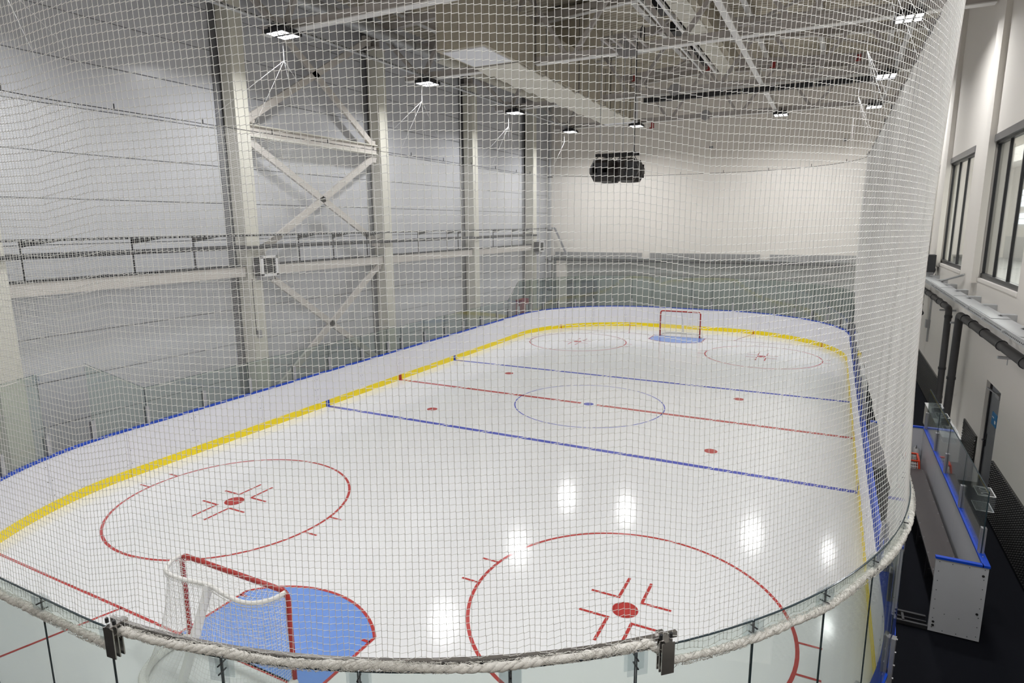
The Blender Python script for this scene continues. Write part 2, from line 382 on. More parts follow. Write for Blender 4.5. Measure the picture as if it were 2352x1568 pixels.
# rafters between trusses
for i, cy in enumerate((-7.8, -1.7, 4.6, 10.6, 16.2)):
    t = thing('rafter', ['grey rafter over the near goal', 'grey rafter between the first two trusses', 'grey rafter over the centre circle', 'grey rafter between the last two trusses', 'grey rafter running just before the white end wall'][i], 'beam', (0, cy, 12.6), 'rafters between the trusses')
    for a, b in ((-8.9, 0), (0, 9.1)):
        p = MB(); za, zb = ztop(a) - .45, ztop(b) - .45; p.beam((a, cy, za), (b, cy, zb), .1, .3); p.build('beam_web', BEAM, t)
        p = MB(); p.beam((a, cy, za - .16), (b, cy, zb - .16), .22, .03); p.build('beam_flange', FLNG, t)
# purlins along the hall
for i, x in enumerate((-7.6, -4.9, -.6, 2.9, 5.2, 7.6)):
    t = thing('purlin', ['cream purlin over the spiral duct', 'cream purlin above the lagged duct', 'grey purlin beside the roof ridge', 'grey purlin beside the cream rooftop duct', 'grey purlin above the bare side of the hall', 'grey purlin above the lamp row by the windows'][i], 'beam', (x, 0, 12.8), 'purlins under the roof deck')
    z = ztop(x) - .16; p = MB(); p.box(x - .05, x + .05, YN, YF, z - .14, z + .12); p.build('beam_web', BEAM, t)
    p = MB(); p.box(x - .1, x + .1, YN, YF, z - .17, z - .14); p.build('beam_flange', FLNG, t)
t = thing('tie_beam', 'long pale tie beam running down the hall under the trusses to the end lamp', 'beam', (3.52, 0, 10.3))
p = MB(); p.box(3.44, 3.60, YN, 14.1, 10.2, 10.24); p.build('beam_flange', FLNG, t)
p = MB(); p.box(3.47, 3.57, YN, 14.1, 10.28, 10.45); p.build('beam_web', BEAM, t)
# roof bracing rods
for i, (a, b) in enumerate((((3.5, 1.4, 10.6), (9.0, 7.8, 12.2)), ((3.5, 1.4, 12.2), (-.5, 7.8, 12.4)), ((3.0, 7.8, 12.3), (8.8, 1.4, 12.2)), ((3.0, 7.8, 12.3), (8.8, 14.2, 12.1)), ((3.0, 7.8, 12.35), (-1.5, 14.2, 12.4)))):
    t = thing('roof_brace', ['diagonal roof brace starting at the pale tie beam', 'diagonal roof brace over the speaker cluster', 'diagonal roof brace towards the near lamp by the windows', 'diagonal roof brace towards the far lamp by the windows', 'diagonal roof brace towards the far end of the lagged duct'][i], 'brace', a, 'diagonal braces under the roof')
    p = MB(); p.beam(a, b, .07, .09); p.build('bar', BEAM, t)

# ================================================================== DUCTS
t = thing('lagged_duct', 'large rectangular foil-lagged air duct hanging above the ice with cream underside', 'air duct', (-3.15, 5, 10))
DY0, DY1 = -1.85, 12.1
ys = [DY0, .2]; y = .2
while y < DY1 - .8: y += .98; ys.append(min(y, DY1))
ys[-1] = DY1
for i in range(len(ys) - 1):
    a, b = ys[i], ys[i + 1]; e = .015 * (i % 2)
    p = MB(); p.box(-3.92 - e, -2.4 + e, a + .012, b - .012, 10.06, 11.42 + e); p.build('duct_section', LAG, t)
    if i: p = MB(); p.beam((-3.16, a + .03, 10.06), (-3.16, b - .10, 9.985 - .01 * (i % 2)), 1.48 - .05 * (i % 3), .035); p.build('underside_board', LAGW, t)
p = MB(); p.box(-3.8, -2.5, DY0 + .15, .0, 10.03, 10.06); p.build('access_plate', WPAN, t)
p = MB(); p.box(-3.95, -2.38, DY1 - .02, DY1 + .6, 10.02, 11.4); p.build('end_plenum', WPAN, t)
for y in ys[1:-1]:
    p = MB(); p.box(-3.94, -2.385, y - .012, y + .012, 10.05, 11.44); p.build('band', COLD, t)
for y in (1.3, 5, 8.6, 11.4):
    for x in (-3.96, -2.36):
        p = MB(); p.tube([(x, y, 10.0), (x, y, 13.0)], .012, 5); p.build('hanger_rod', DARK, t)
t = thing('riser_duct', 'lagged box duct rising from the long duct to the roof', 'air duct', (-2.6, 5.6, 11.4))
p = MB(); p.box(-3.6, -2.05, 5.0, 6.6, 11.44, 12.98); p.build('duct_section', LAG, t)
p = MB(); p.box(-3.62, -2.03, 4.98, 6.62, 12.2, 12.24); p.build('band', LAG, t)
t = thing('spiral_duct', 'round galvanised spiral duct along the top of the panelled wall', 'air duct', (-7.8, 0, 11.7))
y = YN + 1
for (a, b, m_) in ((-19, -4.9, GALV), (-4.9, 2.4, GALV), (2.45, 4.0, GALV), (4.05, 8.5, LAGW), (8.5, 14.5, LAGW)):
    p = MB(); p.tube([(-7.8, a, 11.68), (-7.8, b, 11.68)], .2, 18); p.build('duct_section', m_, t)
for yy in np.arange(-18, 14, .55):
    p = MB(); p.tube([(-7.8, yy, 11.68), (-7.8, yy + .025, 11.68)], .206, 18); p.build('seam_ring', GALV if yy < 4 else LAGW, t)
t = thing('rooftop_duct', 'cream segmented duct high under the roof beside black cable bundles', 'air duct', (1.5, 5, 12))
y = -6.0
while y < 13:
    p = MB(); p.box(1.15, 1.75, y + .01, y + .83, 11.95, 12.5); p.build('duct_section', LAGW, t); y += .85
p = MB(); p.box(1.75, 1.95, -6, 13, 12.0, 12.55); p.build('side_plate', LAG, t)
t = thing('service_tray', 'pair of white rails carrying dark equipment beside the cream rooftop duct', 'cable tray', (.7, 5, 12))
p = MB(); p.box(.95, 1.05, -8, 13.2, 11.9, 12.0); p.build('rail', WHITE, t)
p = MB(); p.box(.42, .5, -8, 13.2, 11.95, 12.05); p.build('rail', WHITE, t)
for yy in (2.2, 3.9, 6.4, 9.3, 11.3): p = MB(); p.box(.5, .95, yy, yy + .7, 12.02, 12.35); p.build('equipment_box', DARK, t)

# ================================================================== LAMPS, TRAYS
def tray(lbl, x, z, y0, y1):
    t = thing('cable_tray', lbl, 'cable tray', (x, y0, z), 'perforated cable trays by the lamps')
    p = MB(); p.box(x - .06, x + .06, y0, y1, z, z + .012); p.box(x - .065, x - .06, y0, y1, z, z + .06); p.box(x + .06, x + .065, y0, y1, z, z + .06); p.build('tray_body', GALV, t)
    p = MB()
    for k, yy in enumerate(np.arange(y0, y1 - .1, .16)): p.box(x - .035, x + .035, yy, yy + .05, z + .013, z + .0135); p.box(x + .0655, x + .066, yy, yy + .06, z + .02, z + .04)
    p.build('slot', DARK, t, 'stuff')
    p = MB(); p.tube([(x - .02, y0, z + .04), (x - .02, y1, z + .04)], .018, 6); p.build('cable', DARK, t)
    return t
tray('perforated cable tray above the lamp row near the panelled wall', -6.3, 10.2, YN, 14.2)
tray('perforated cable tray above the lamp row near the windows', 7.6, 10.28, YN, 14.2)
LZ = 10.0
def lamp0():
    t = thing('floodlight', '', 'lamp', (0, 0, 0), 'floodlights under the trusses')
    for j, yo in enumerate((-.17, .17)):
        p = MB(); p.box(-.30, .30, yo - .155, yo + .155, .0, .09); p.box(-.22, .22, yo - .10, yo + .10, .09, .15); h = p.build('housing', DARK, t)
        for cxx in (-.19, 0, .19):
            c = MB(); c.add([(cxx - .072, yo - .12, -.004), (cxx + .072, yo - .12, -.004), (cxx + .072, yo + .12, -.004), (cxx - .072, yo + .12, -.004)], [(0, 3, 2, 1)]); c.build('lens', CELL, h)
    p = MB(); p.box(-.03, .03, -.3, .3, .15, .17); p.tube([(0, .0, .15), (0, .12, .32)], .015, 6); p.tube([(.1, .1, .12), (.05, .3, .3), (-.1, .45, .33)], .012, 5); p.build('bracket', DARK, t)
    return t
L0 = lamp0()
fd = bpy.data.lights.new('floodlight_beam', 'AREA'); fd.shape = 'RECTANGLE'; fd.size = .54; fd.size_y = .60
fd.energy = LAMP_W; fd.spread = math.radians(LAMP_SPREAD); fd.color = (.985, .99, 1)
def add_beam(root):
    o = bpy.data.objects.new('beam_light', fd); COL.objects.link(o); o.parent = root; o.location = (0, 0, -.012)
LA = [(-6.25, -5.3, 'twin-row floodlight closest to the viewer on the panelled-wall side', 1), (-6.25, .9, 'second floodlight of the row near the panelled wall, beside the lagged duct', 1), (-6.2, 7.3, 'third floodlight of the row near the panelled wall', 1), (-6.2, 13.6, 'floodlight at the far corner end of the panelled-wall row', 1),
      (-2.7, 13.65, 'small-looking floodlight under the far end of the lagged duct', 1), (3.75, 13.75, 'floodlight at the end of the long pale tie beam', 1),
      (7.3, 13.6, 'farthest floodlight of the row near the windows', 1), (7.35, 7.4, 'middle floodlight of the row near the windows', 1), (7.4, .9, 'floodlight closest to the viewer in the row near the windows', 1),
      (7.4, -5.3, 'floodlight above the player bench, over the viewer', 0), (-6.25, -11.6, 'floodlight above the corner glass behind the near goal', 0), (-2.2, -11.6, 'floodlight above the near goal', 0), (3.2, -11.6, 'floodlight above the near faceoff circle', 0), (7.4, -11.6, 'floodlight above the near corner by the windows', 0),
      (-6.25, -17.9, 'unseen floodlight added behind the viewer near the panelled wall', 0), (7.4, -17.9, 'unseen floodlight added behind the viewer by the windows', 0)]  # unseen pair added to brighten the near net and rope
for i, (x, y, lb, _) in enumerate(LA):
    if i == 0: L0.location = (x, y + .2, LZ); L0['label'] = lb; c_ = L0
    else:
        c_ = copy_tree(L0, lb, (x, y + .2 if i < 4 else y, LZ))
        
for c_ in [o for o in list(COL.objects) if o.get('category') == 'lamp']: add_beam(c_)
t = thing('black_tray', 'long black segmented cable tray slung under the fourth truss', 'cable tray', (3.4, 7.8, 10))
for k in range(14):
    p = MB(); x = -.75 + k * .6; p.box(x + .01, x + .57, 7.72, 7.9, 9.96, 10.13); p.build('tray_section', DARK, t)

# ================================================================== LEFT WALL SERVICES
t = thing('wall_pipe_rail', 'dark service pipe with upper tray and drop rods along the panelled wall', 'pipe', (-8.5, 0, 4.8))
p = MB(); p.tube([(-8.35, -16, 4.79), (-8.35, 14.3, 4.79)], .045, 8); p.tube([(-8.47, -16, 4.83), (-8.47, 14.3, 4.83)], .03, 8); p.build('pipe', DARK, t)
p = MB(); p.box(-8.55, -8.4, -16, 15.9, 5.10, 5.15); p.build('upper_tray', DARK, t)
p = MB()
for yy in np.arange(-15.9, 15.5, .12): p.box(-8.398, -8.395, yy, yy + .05, 5.11, 5.14)
p.build('slot', GALV, t, 'stuff')
for yy in (-14, -12, -10.4, -8.1, -6.5, -2.9, -1.4, .3, 3.4, 5.5, 6.4, 9.6, 11.6, 13.0):
    p = MB(); p.box(-8.52, -8.49, yy, yy + .03, 4.3, 5.1); p.build('drop_rod', DARK, t)
    p = MB(); p.add([(-8.52, yy, 5.1), (-8.52, yy + .8, 5.1), (-8.52, yy, 4.98), (-8.49, yy, 5.1), (-8.49, yy + .8, 5.1), (-8.49, yy, 4.98)], [(0, 1, 2), (5, 4, 3), (0, 3, 4, 1), (0, 2, 5, 3), (2, 1, 4, 5)]); p.build('bracket', DARK, t)
t = thing('wall_ledge', 'cream horizontal beam with dark top strip between the columns', 'beam', (-8.6, 0, 4.2))
for (a, b) in ((-16, CY[0] - .25), (CY[0] + .25, CY[1] - .25), (CY[1] + .3, CY[2] - .25), (CY[2] + .3, CY[3] - .25), (CY[3] + .3, CY[4] - .25)):
    p = MB(); p.box(-8.66, -8.5, a, b, 3.98, 4.26); p.build('beam_section', BRACE, t)
    p = MB(); p.box(-8.68, -8.48, a, b, 4.26, 4.31); p.build('top_strip', DARK, t)
def heater(lbl, loc, face):
    t = thing('fan_heater', lbl, 'fan heater', loc, 'fan heaters on the walls'); x, y, z = loc; s_ = face
    p = MB(); p.box(x, x - s_ * .32, y - .28, y + .28, z, z + .52); p.build('body', DARK, t)
    p = MB(); f = x + s_ * .02
    for a in ((-.3, .3, -.02, .05), (-.3, .3, .49, .56), (-.3, -.22, 0, .55), (.22, .3, 0, .55)): p.box(x, f + s_ * .02, y + a[0], y + a[1], z + a[2], z + a[3])
    p.build('front_frame', WHITE, t)
    for k in range(6): p = MB(); p.box(x + s_ * .005, x + s_ * .03, y - .22, y + .22, z + .08 + k * .075, z + .10 + k * .075); p.build('louver', WHITE if face < 0 else DARK, t)
    p = MB(); p.tube([(x - s_ * .3, y + .1, z + .3), (x - s_ * .45, y + .3, z + .55), (x - s_ * .5, y + .5, z + .2), (x - s_ * .35, y + .5, z - .15)], .02, 6); p.tube([(x - s_ * .3, y, z + .2), (x - s_ * .5, y + .25, z + .4), (x - s_ * .52, y + .35, z + .1), (x - s_ * .4, y + .4, z - .2)], .016, 6); p.build('hose', DARK, t)
    p = MB(); p.box(x - s_ * .05, x - s_ * .3, y - .2, y + .2, z - .12, z); p.build('bracket', ALU, t)
heater('black fan heater with white frame on the first braced column', (-8.0, -4.55, 4.0), 1)
heater('white fan heater on the column by the far corner', (-8.0, 14.2, 3.9), 1)
heater('white louvred fan heater on the wall tray below the farthest window', (8.72, 5.7, 3.84), -1)
t = thing('socket_box', 'small dark socket box with cable on the heater column', 'socket', (-8.38, -4.75, 2.3)); p = MB(); p.box(-8.4, -8.33, -4.82, -4.7, 2.2, 2.42); p.build('box', ALU, t); p = MB(); p.tube([(-8.38, -4.85, 2.3), (-8.38, -4.85, 3.9)], .01, 5); p.build('cable', DARK, t)

# far wall service zone
t = thing('far_wall_tray', 'grey service tray with dark pipe across the white end wall', 'cable tray', (0, 17.2, 3.4))
p = MB(); p.box(-8.9, 9.0, 17.05, 17.38, 3.42, 3.47); p.build('tray_body', GALV, t)
p = MB(); p.tube([(-9, 17.0, 3.30), (9, 17.0, 3.30)], .05, 8); p.build('pipe', DARK, t)
for i, (a, b) in enumerate(((-8.5, -3.26), (-2.8, 2.95), (3.4, 9.0))):
    t = thing('wall_louver', ['grey ribbed radiator panel on the end wall above the tray, next to the corner pipes', 'grey ribbed radiator panel on the end wall above the far goal', 'grey ribbed radiator panel on the end wall ending at the window side'][i], 'radiator', ((a + b) / 2, 17.3, 3.6), 'radiator panels on the end wall')
    p = MB(); p.box(a, b, 17.3, 17.39, 3.47, 3.75); p.build('back_plate', LOUV, t)
    p = MB()
    for xx in np.arange(a + .03, b - .03, .1): p.box(xx, xx + .05, 17.26, 17.3, 3.49, 3.74)
    p.build('fin', LOUV, t, 'stuff')
t = thing('corner_stair_rail', 'sloping grey rail of the corner stair on the end wall', 'railing', (-8, 17, 4.5))
p = MB(); p.beam((-9, 17.0, 5.13), (-8.4, 17.0, 5.13), .06, .1); p.beam((-8.4, 17.0, 5.13), (-7.6, 17.0, 3.5), .08, .1); p.build('rail', ALU, t)
p = MB(); p.box(-8.9, -8.4, 16.95, 17.05, 3.5, 3.56); p.build('tread', ALU, t)
t = thing('corner_pipe', 'vertical grey rainwater pipe in the far corner', 'pipe', (-8.6, 16.6, 0)); p = MB(); p.tube([(-8.6, 16.7, 0), (-8.6, 16.7, 12.5)], .09, 10); p.build('pipe', GALV, t)
for z_ in (1.5, 3.2, 5, 8): p = MB(); p.box(-8.72, -8.48, 16.6, 16.82, z_, z_ + .06); p.build('clip', DARK, t)
t = thing('corner_pilaster', 'white boxed pilaster in the far corner beside the grey pipe', 'column', (-7.9, 17.2, 0)); p = MB(); p.box(-8.35, -7.75, 17.1, 17.36, 0, 3.3); p.build('casing', PLASTW, t)
t = thing('fire_cabinet', 'dark red fire cabinet behind the glass near the far corner', 'cabinet', (-8.5, 12.85, 0))
p = MB(); p.box(-8.7, -8.35, 12.4, 13.3, 0, 1.4); p.build('body', FIRE, t); p = MB(); p.box(-8.35, -8.33, 12.45, 12.8, .1, 1.3); p.build('door', FIRE, t); p = MB(); p.box(-8.345, -8.325, 12.9, 13.15, .3, 1.1); p.build('panel', GREYB, t)
for i, (x, z) in enumerate(((.22, 9.22), (6.38, 9.18))):
    t = thing('wall_sensor', ['small grey sensor box high on the end wall above the goal', 'small double sensor box high on the end wall by the window side'][i], 'sensor', (x, 17.35, z)); p = MB(); p.box(x - .08, x + .08, 17.3, 17.4, z - .06, z + .06); p.build('box', LOUV, t); p = MB(); p.box(x - .06, x + .06, 17.28, 17.3, z - .02, z + .02); p.build('lens', DARK, t)
for i, (x, y, z) in enumerate(((-2.95, 14.0, 12.3), (-2.0, 14.0, 10.05), (3.3, 14.0, 12.2), (.55, 14.0, 12.4), (6.6, 14.0, 12.1))):
    t = thing('beam_stopper', ['red end stop under the top chord beyond the lagged duct', 'red end stop beside the lamp under the lagged duct', 'red end stop above the end of the pale tie beam', 'red end stop at the end of the white service rails', 'red end stop under the roof near the windows'][i], 'marker', (x, y, z), 'red end stops on the last truss')
    p = MB(); p.box(x - .07, x + .07, y - .04, y + .0, z - .15, z + .12); p.build('plate', FIRE, t); p = MB(); p.box(x - .15, x, y - .03, y + .01, z - .15, z - .1); p.build('lip', FIRE, t)

# ================================================================== RIGHT WALL SERVICES
TX0, TX1 = 8.72, 9.0
t = thing('wall_cable_tray', 'galvanised covered cable tray on brackets under the windows', 'cable tray', (8.86, 3, 3.72))
y = -8.0; k = 0
while y < 17:
    p = MB(); e = .008 * (k % 3); p.box(TX0, TX1, y + .01, y + 1.9, 3.70 + e, 3.715 + e); p.build('cover', GALV, t); y += 1.92; k += 1
p = MB(); p.box(TX0 - .02, TX0, -8, 17, 3.62, 3.72); p.build('side_rail', GALV, t)
p = MB()
for yy in np.arange(-7.9, 3, .09): p.box(TX0 - .023, TX0 - .02, yy, yy + .035, 3.65, 3.67)
p.build('slot', DARK, t, 'stuff')
yy = -6.8
while yy < 16:
    p = MB(); p.add([(TX1 - .1, yy - .02, 3.76), (XR, yy - .02, 3.76), (XR, yy - .02, 3.62), (TX1 - .1, yy + .16, 3.76), (XR, yy + .16, 3.76), (XR, yy + .16, 3.62), (TX0 - .05, yy, 3.69), (TX0 - .05, yy + .06, 3.69)],
                    [(0, 1, 2), (5, 4, 3), (0, 3, 4, 1), (0, 2, 5, 3), (1, 4, 5, 2)]); p.box(TX0 - .06, XR, yy, yy + .04, 3.655, 3.695); p.build('bracket', GALV, t); yy += 1.5
t = thing('wall_strut', 'slanting perforated metal strut leaning on the tray by the window sill', 'bracket', (9.1, 2.3, 3.9)); p = MB(); p.beam((9.10, 1.25, 4.08), (8.95, 3.3, 3.74), .012, .06, (1, 0, 0)); p.build('strut', GALV, t); p = MB(); p.beam((9.12, 1.25, 4.08), (8.97, 3.3, 3.76), .05, .01, (1, 0, 0)); p.build('flange', GALV, t)
def drain(lbl, pts, r, collars, bands):
    t = thing('drain_pipe', lbl, 'pipe', pts[-1], 'foam-covered pipes on the side wall'); P = [Vector(a) for a in pts]; path = [P[0]]
    for i in range(1, len(P) - 1):
        a, b, c = P[i - 1], P[i], P[i + 1]; ra = .13
        s0, s1 = b + (a - b).normalized() * ra, b + (c - b).normalized() * ra
        for k in range(5): u = k / 4; path.append(s0 * (1 - u) ** 2 + b * 2 * u * (1 - u) + s1 * u * u)
    path.append(P[-1]); p = MB(); p.tube(path, r, 14); p.build('pipe', PIPE, t)
    for (c, d) in collars:
        c, d = Vector(c), Vector(d); p = MB(); p.tube([c - d * .03, c + d * .03], r + .012, 14); p.build('collar', DARK, t)
    for c in bands:
        p = MB(); p.box(c[0] - .14, XR - .003, c[1] - .03, c[1] + .03, c[2] - .02, c[2] + .02); p.build('bracket', GALV, t)
        p = MB(); p.tube([(c[0], c[1], c[2] - .12), (c[0], c[1], c[2])], .008, 5); p.build('rod', GALV, t)
px = 8.93
drain('dark foam-covered pipe dropping to the white plinth, the farther of two', [(px, 16, 3.22), (px, 1.45, 3.22), (px, 1.38, .6)], .075,
      [((px, y, 3.22), (0, 1, 0)) for y in (13, 11, 9, 7.3, 5.4, 4.2, 3.1, 2.3)] + [((px, 1.42, z), (0, 0, 1)) for z in (3.02, 1.7, .95, .82)], [(px, 1.9, 3.12), (px, 6.6, 3.12)])
drain('thick dark foam-covered pipe turning down to the white plinth nearer the door', [(px, -14, 3.28), (px, -.02, 3.25), (px, .1, .5)], .082,
      [((px, y, 3.26), (0, 1, 0)) for y in (-9.5, -7.5, -5.6, -4.1, -2.7, -1.6, -.7)] + [((px, .06, z), (0, 0, 1)) for z in (1.75, .72)], [(px, .1, 3.05), (px, -4.6, 3.14)])
t = thing('drain_pipe', 'short dark pipe stub hooking down below the far part of the wall tray', 'pipe', (px, 6.8, 2.3), 'foam-covered pipes on the side wall')
p = MB(); p.tube([(px, 6.9, 3.2), (px, 6.9, 2.7), (px, 6.88, 2.55), (px, 6.75, 2.46), (px, 6.5, 2.45)], .08, 12); p.build('pipe', PIPE, t); p = MB(); p.tube([(px, 6.9, 2.68), (px, 6.9, 2.72)], .09, 12); p.build('collar', DARK, t)
t = thing('wall_conduit', 'thin grey conduit with a small switch box below the pipe stub', 'conduit', (9.12, 6.1, 1.9)); p = MB(); p.box(9.1, 9.15, 6.08, 6.14, 1.6, 3.1); p.build('conduit', GALV, t); p = MB(); p.box(9.04, 9.15, 6.0, 6.25, 2.05, 2.3); p.build('switch_box', ALU, t)
t = thing('pipe_plinth', 'low white plinth box into which the two pipes drop', 'plinth', (9, .8, 0)); p = MB(); p.box(8.78, XR - .003, -.75, 2.3, -.02, .52); p.build('body', PLASTR, t); p = MB(); p.box(8.77, XR - .003, -.77, 2.32, .52, .54); p.build('top', WHITE, t); p = MB(); p.box(8.84, 9.02, -.1, .3, .54, .57); p.box(8.84, 9.02, 1.2, 1.6, .54, .57); p.build('flange_plate', GALV, t)
# studded rubber wall cladding
for i, (a, b) in enumerate(((-12, -3.6), (-2.15, -.8), (2.35, 10.4), (11.6, 17.2))):
    t = thing('rubber_wall_mat', ['studded black rubber wall mat beside the grey door, nearest the viewer', 'studded black rubber wall mat between the grey door and the white plinth', 'studded black rubber wall mat beyond the white plinth', 'studded black rubber wall mat in the far end of the corridor'][i], 'wall mat', (9.12, (a + b) / 2, 0), 'black wall mats along the corridor')
    y = a; 
    while y < b - .05:
        y2 = min(y + 1.0, b); p = MB(); p.box(9.12, XR, y + .003, y2 - .003, 0, 1.04); p.build('mat', RUBBER, t); y = y2
    n_y = int((b - a) / .085); n_z = 17; p = MB()
    for iz in range(n_z):
        z = .04 + iz * .06
        for iy in range(n_y):
            yy = a + .02 + iy * .085 + (.04 if iz % 2 else 0)
            if yy + .06 > b: continue
            p.add([(9.12, yy, z), (9.12, yy + .06, z), (9.12, yy + .05, z + .042), (9.12, yy + .01, z + .042), (9.098, yy + .03, z + .026)], [(0, 1, 4), (1, 2, 4), (2, 3, 4), (3, 0, 4)])
    p.build('stud', STUD, t, 'stuff')

# ================================================================== ICE
ice = thing('ice_sheet', 'white ice sheet with red and blue hockey markings', 'ice rink', (0, 0, 0))
p = MB(); pts = [roff(s, .02, 0) for s in np.linspace(0, PER, 200, endpoint=False)]; n = len(pts)
p.add(pts + [(0, 0, 0)], [(i, (i + 1) % n, n) for i in range(n)]); p.build('ice', ICE, ice)
ZI = .002
def flat(polys, name, m, z=ZI):
    p = MB()
    for pl in polys: p.add([(a, b, z) for a, b in pl], [tuple(range(len(pl)))])
    return p.build(name, m, ice)
def ring(cx, cy, r, w, a0=0, a1=2 * PI, n=96):
    out = []
    for i in range(n):
        a, b = a0 + (a1 - a0) * i / n, a0 + (a1 - a0) * (i + 1) / n
        out.append([(cx + (r - w / 2) * math.cos(a), cy + (r - w / 2) * math.sin(a)), (cx + (r + w / 2) * math.cos(a), cy + (r + w / 2) * math.sin(a)), (cx + (r + w / 2) * math.cos(b), cy + (r + w / 2) * math.sin(b)), (cx + (r - w / 2) * math.cos(b), cy + (r - w / 2) * math.sin(b))])
    return out
def rect(x0, x1, y0, y1): return [(x0, y0), (x1, y0), (x1, y1), (x0, y1)]
def disc(cx, cy, r, n=32): return [(cx + r * math.cos(2 * PI * i / n), cy + r * math.sin(2 * PI * i / n)) for i in range(n)]
def line2(x0, y0, x1, y1, w):
    d = Vector((x1 - x0, y1 - y0)).normalized(); nx, ny = -d.y * w / 2, d.x * w / 2
    return [(x0 + nx, y0 + ny), (x0 - nx, y0 - ny), (x1 - nx, y1 - ny), (x1 + nx, y1 + ny)]
def xlim(y):
    ay = abs(y)
    return RW if ay <= SY else SX + math.sqrt(max(0, RR * RR - (ay - SY) ** 2))
FS, FE, NS, RE, GL = 4.0, 9.44, 2.49, 2.22, 12.6
for yb in (-3.59, 3.59): flat([rect(-RW, RW, yb - .075, yb + .075)], 'blue_line', P_BLUE)
flat([rect(-RW, -.25, -.075, .075), rect(.25, RW, -.075, .075)], 'centre_line', P_RED)
flat(ring(0, 0, 2.24, .035), 'centre_circle', P_BLUE); flat([disc(0, 0, .15)], 'centre_spot', P_BLUE)
for yg in (-GL, GL):
    x = xlim(yg); flat([rect(-x, x, yg - .022, yg + .022)], 'goal_line', P_RED)
for sx in (-1, 1):
    for sy in (-1, 1):
        flat([disc(sx * FS, sy * NS, .155)], 'neutral_spot', P_RED)
        cx, cy = sx * FS, sy * FE
        if sy > 0: cx, cy = sx * 4.0 + .0, FE
        flat(ring(cx, cy, RE, .05), 'faceoff_circle', P_RED)
        flat([disc(cx, cy, .16)] + ring(cx, cy, .17, .03, n=32), 'faceoff_spot', P_RED, ZI + .001)
        for a in (-1, 1):
            for b in (-1, 1):
                x0, y0 = cx + a * .17, cy + b * .26
                w = .0225; flat([[(x0 - a * w, y0 - b * w), (x0 + a * .42, y0 - b * w), (x0 + a * .42, y0 + b * w), (x0 + a * w, y0 + b * w), (x0 + a * w, y0 + b * .55), (x0 - a * w, y0 + b * .55)]], 'faceoff_mark', P_RED, ZI + .001)
        for a in (-1, 1):
            for b in (-.32, .32):
                xe = math.sqrt(RE * RE - b * b); flat([line2(cx + a * xe, cy + b, cx + a * (xe + .30), cy + b, .04)], 'hash_mark', P_RED, ZI + .001)
for sy in (-1, 1):
    # crease
    R_, hw = 1.64, 1.21; a0 = math.acos(hw / R_); ptsc = [(hw, 0)]
    for i in range(33):
        a = a0 + (PI - 2 * a0) * i / 32; ptsc.append((R_ * math.cos(a), R_ * math.sin(a)))
    ptsc.append((-hw, 0)); P_ = [(x, sy * (GL - y)) for x, y in ptsc]
    flat([P_], 'goal_crease', P_CREASE, ZI)
    ol = [line2(*P_[i], *P_[i + 1], .045) for i in range(len(P_) - 1)]
    for s_ in (-1, 1): ol.append(line2(s_ * hw, sy * (GL - 1.0), s_ * (hw - .12), sy * (GL - 1.0), .045))
    flat(ol, 'crease_outline', P_RED, ZI + .002)
    flat([line2(s_ * 2.48, sy * GL, s_ * 3.08, sy * (xlim(0) * 0 + 14.78), .045) for s_ in (-1, 1)], 'trapezoid_line', P_RED)

# ================================================================== BOARDS
bd = thing('rink_boards', 'white rink boards with yellow kick strip and blue cap rail', 'rink boards', (0, 0, 0))
CAPZ = 1.07
seams = [S1 * 0]
seam_s = list(np.linspace(S7 + .4 - 40, S7 + .4, 1))
bs = []
for a, b, n_ in ((0, S1 + 0, 1), (S1, S2, 5), (S2, S3, 0), (S3, S4, 5), (S4, S5, 2), (S5, S6, 5), (S6, S7, 0), (S7, S8, 5), (S8, PER, 1)):
    if n_: bs += list(np.linspace(a, b, n_ + 1)[:-1])
    else:
        ys_ = [-9.6] + [-8.0 + 2 * k for k in range(9)]; 
        bs += [s_right(y) for y in ys_] if a == S2 else [s_left(y) for y in sorted([9.6] + [8.0 - 2 * k for k in range(9)], reverse=True)]
bs = sorted(set([round(v, 4) for v in bs])) + [PER]
BENCH = (s_right(-8.0), s_right(-2.0))
for a, b in zip(bs[:-1], bs[1:]):
    if b - a < .05: continue
    pa = rpath(a + .004, b - .004, .25)
    p = MB(); p.sweep(pa, [(0, .185), (.09, .185), (.09, CAPZ - .03), (0, CAPZ - .03)]); o = p.build('board_panel', BOARD, bd)
    p = MB(); p.sweep(pa, [(-.012, .0), (.09, .0), (.09, .185), (-.012, .185)]); p.build('kick_strip', YEL, o)
    p = MB(); p.sweep(pa, [(-.01, CAPZ - .03), (.095, CAPZ - .03), (.095, CAPZ), (-.01, CAPZ)]); p.build('cap_rail', BLUE, o)
    p = MB(); ms = MB()
    for q_ in (a + .05, b - .05):
        (c, nn) = rink(q_)
        for z_ in (.3, .6, .9): ms.tube([(c[0] - nn[0] * .004, c[1] - nn[1] * .004, z_), (c[0] + nn[0] * .01, c[1] + nn[1] * .01, z_)], .009, 6)
    ms.build('bolt', DARK, o)
def mark_on_board(s, w, m, name):
    p = MB(); p.sweep(rpath(s - w / 2, s + w / 2, .05), [(-.015, 0.0), (-.012, 0.0), (-.012, .187), (-.015, .187)]); p.build(name, m, bd)
for y_, m_ in ((-3.59, BLUE), (3.59, BLUE), (0, DOTR)):
    mark_on_board(s_left(y_), .15, m_, 'line_marker'); mark_on_board(s_right(y_), .15, m_, 'line_marker')
for sgn in (1, -1):
    aa = math.asin((GL - SY) / RR)
    for s_ in (S3 + aa * RR, S6 - aa * RR, S2 - aa * RR, S7 + aa * RR): 
        if sgn > 0: mark_on_board(s_, .045, DOTR, 'line_marker')
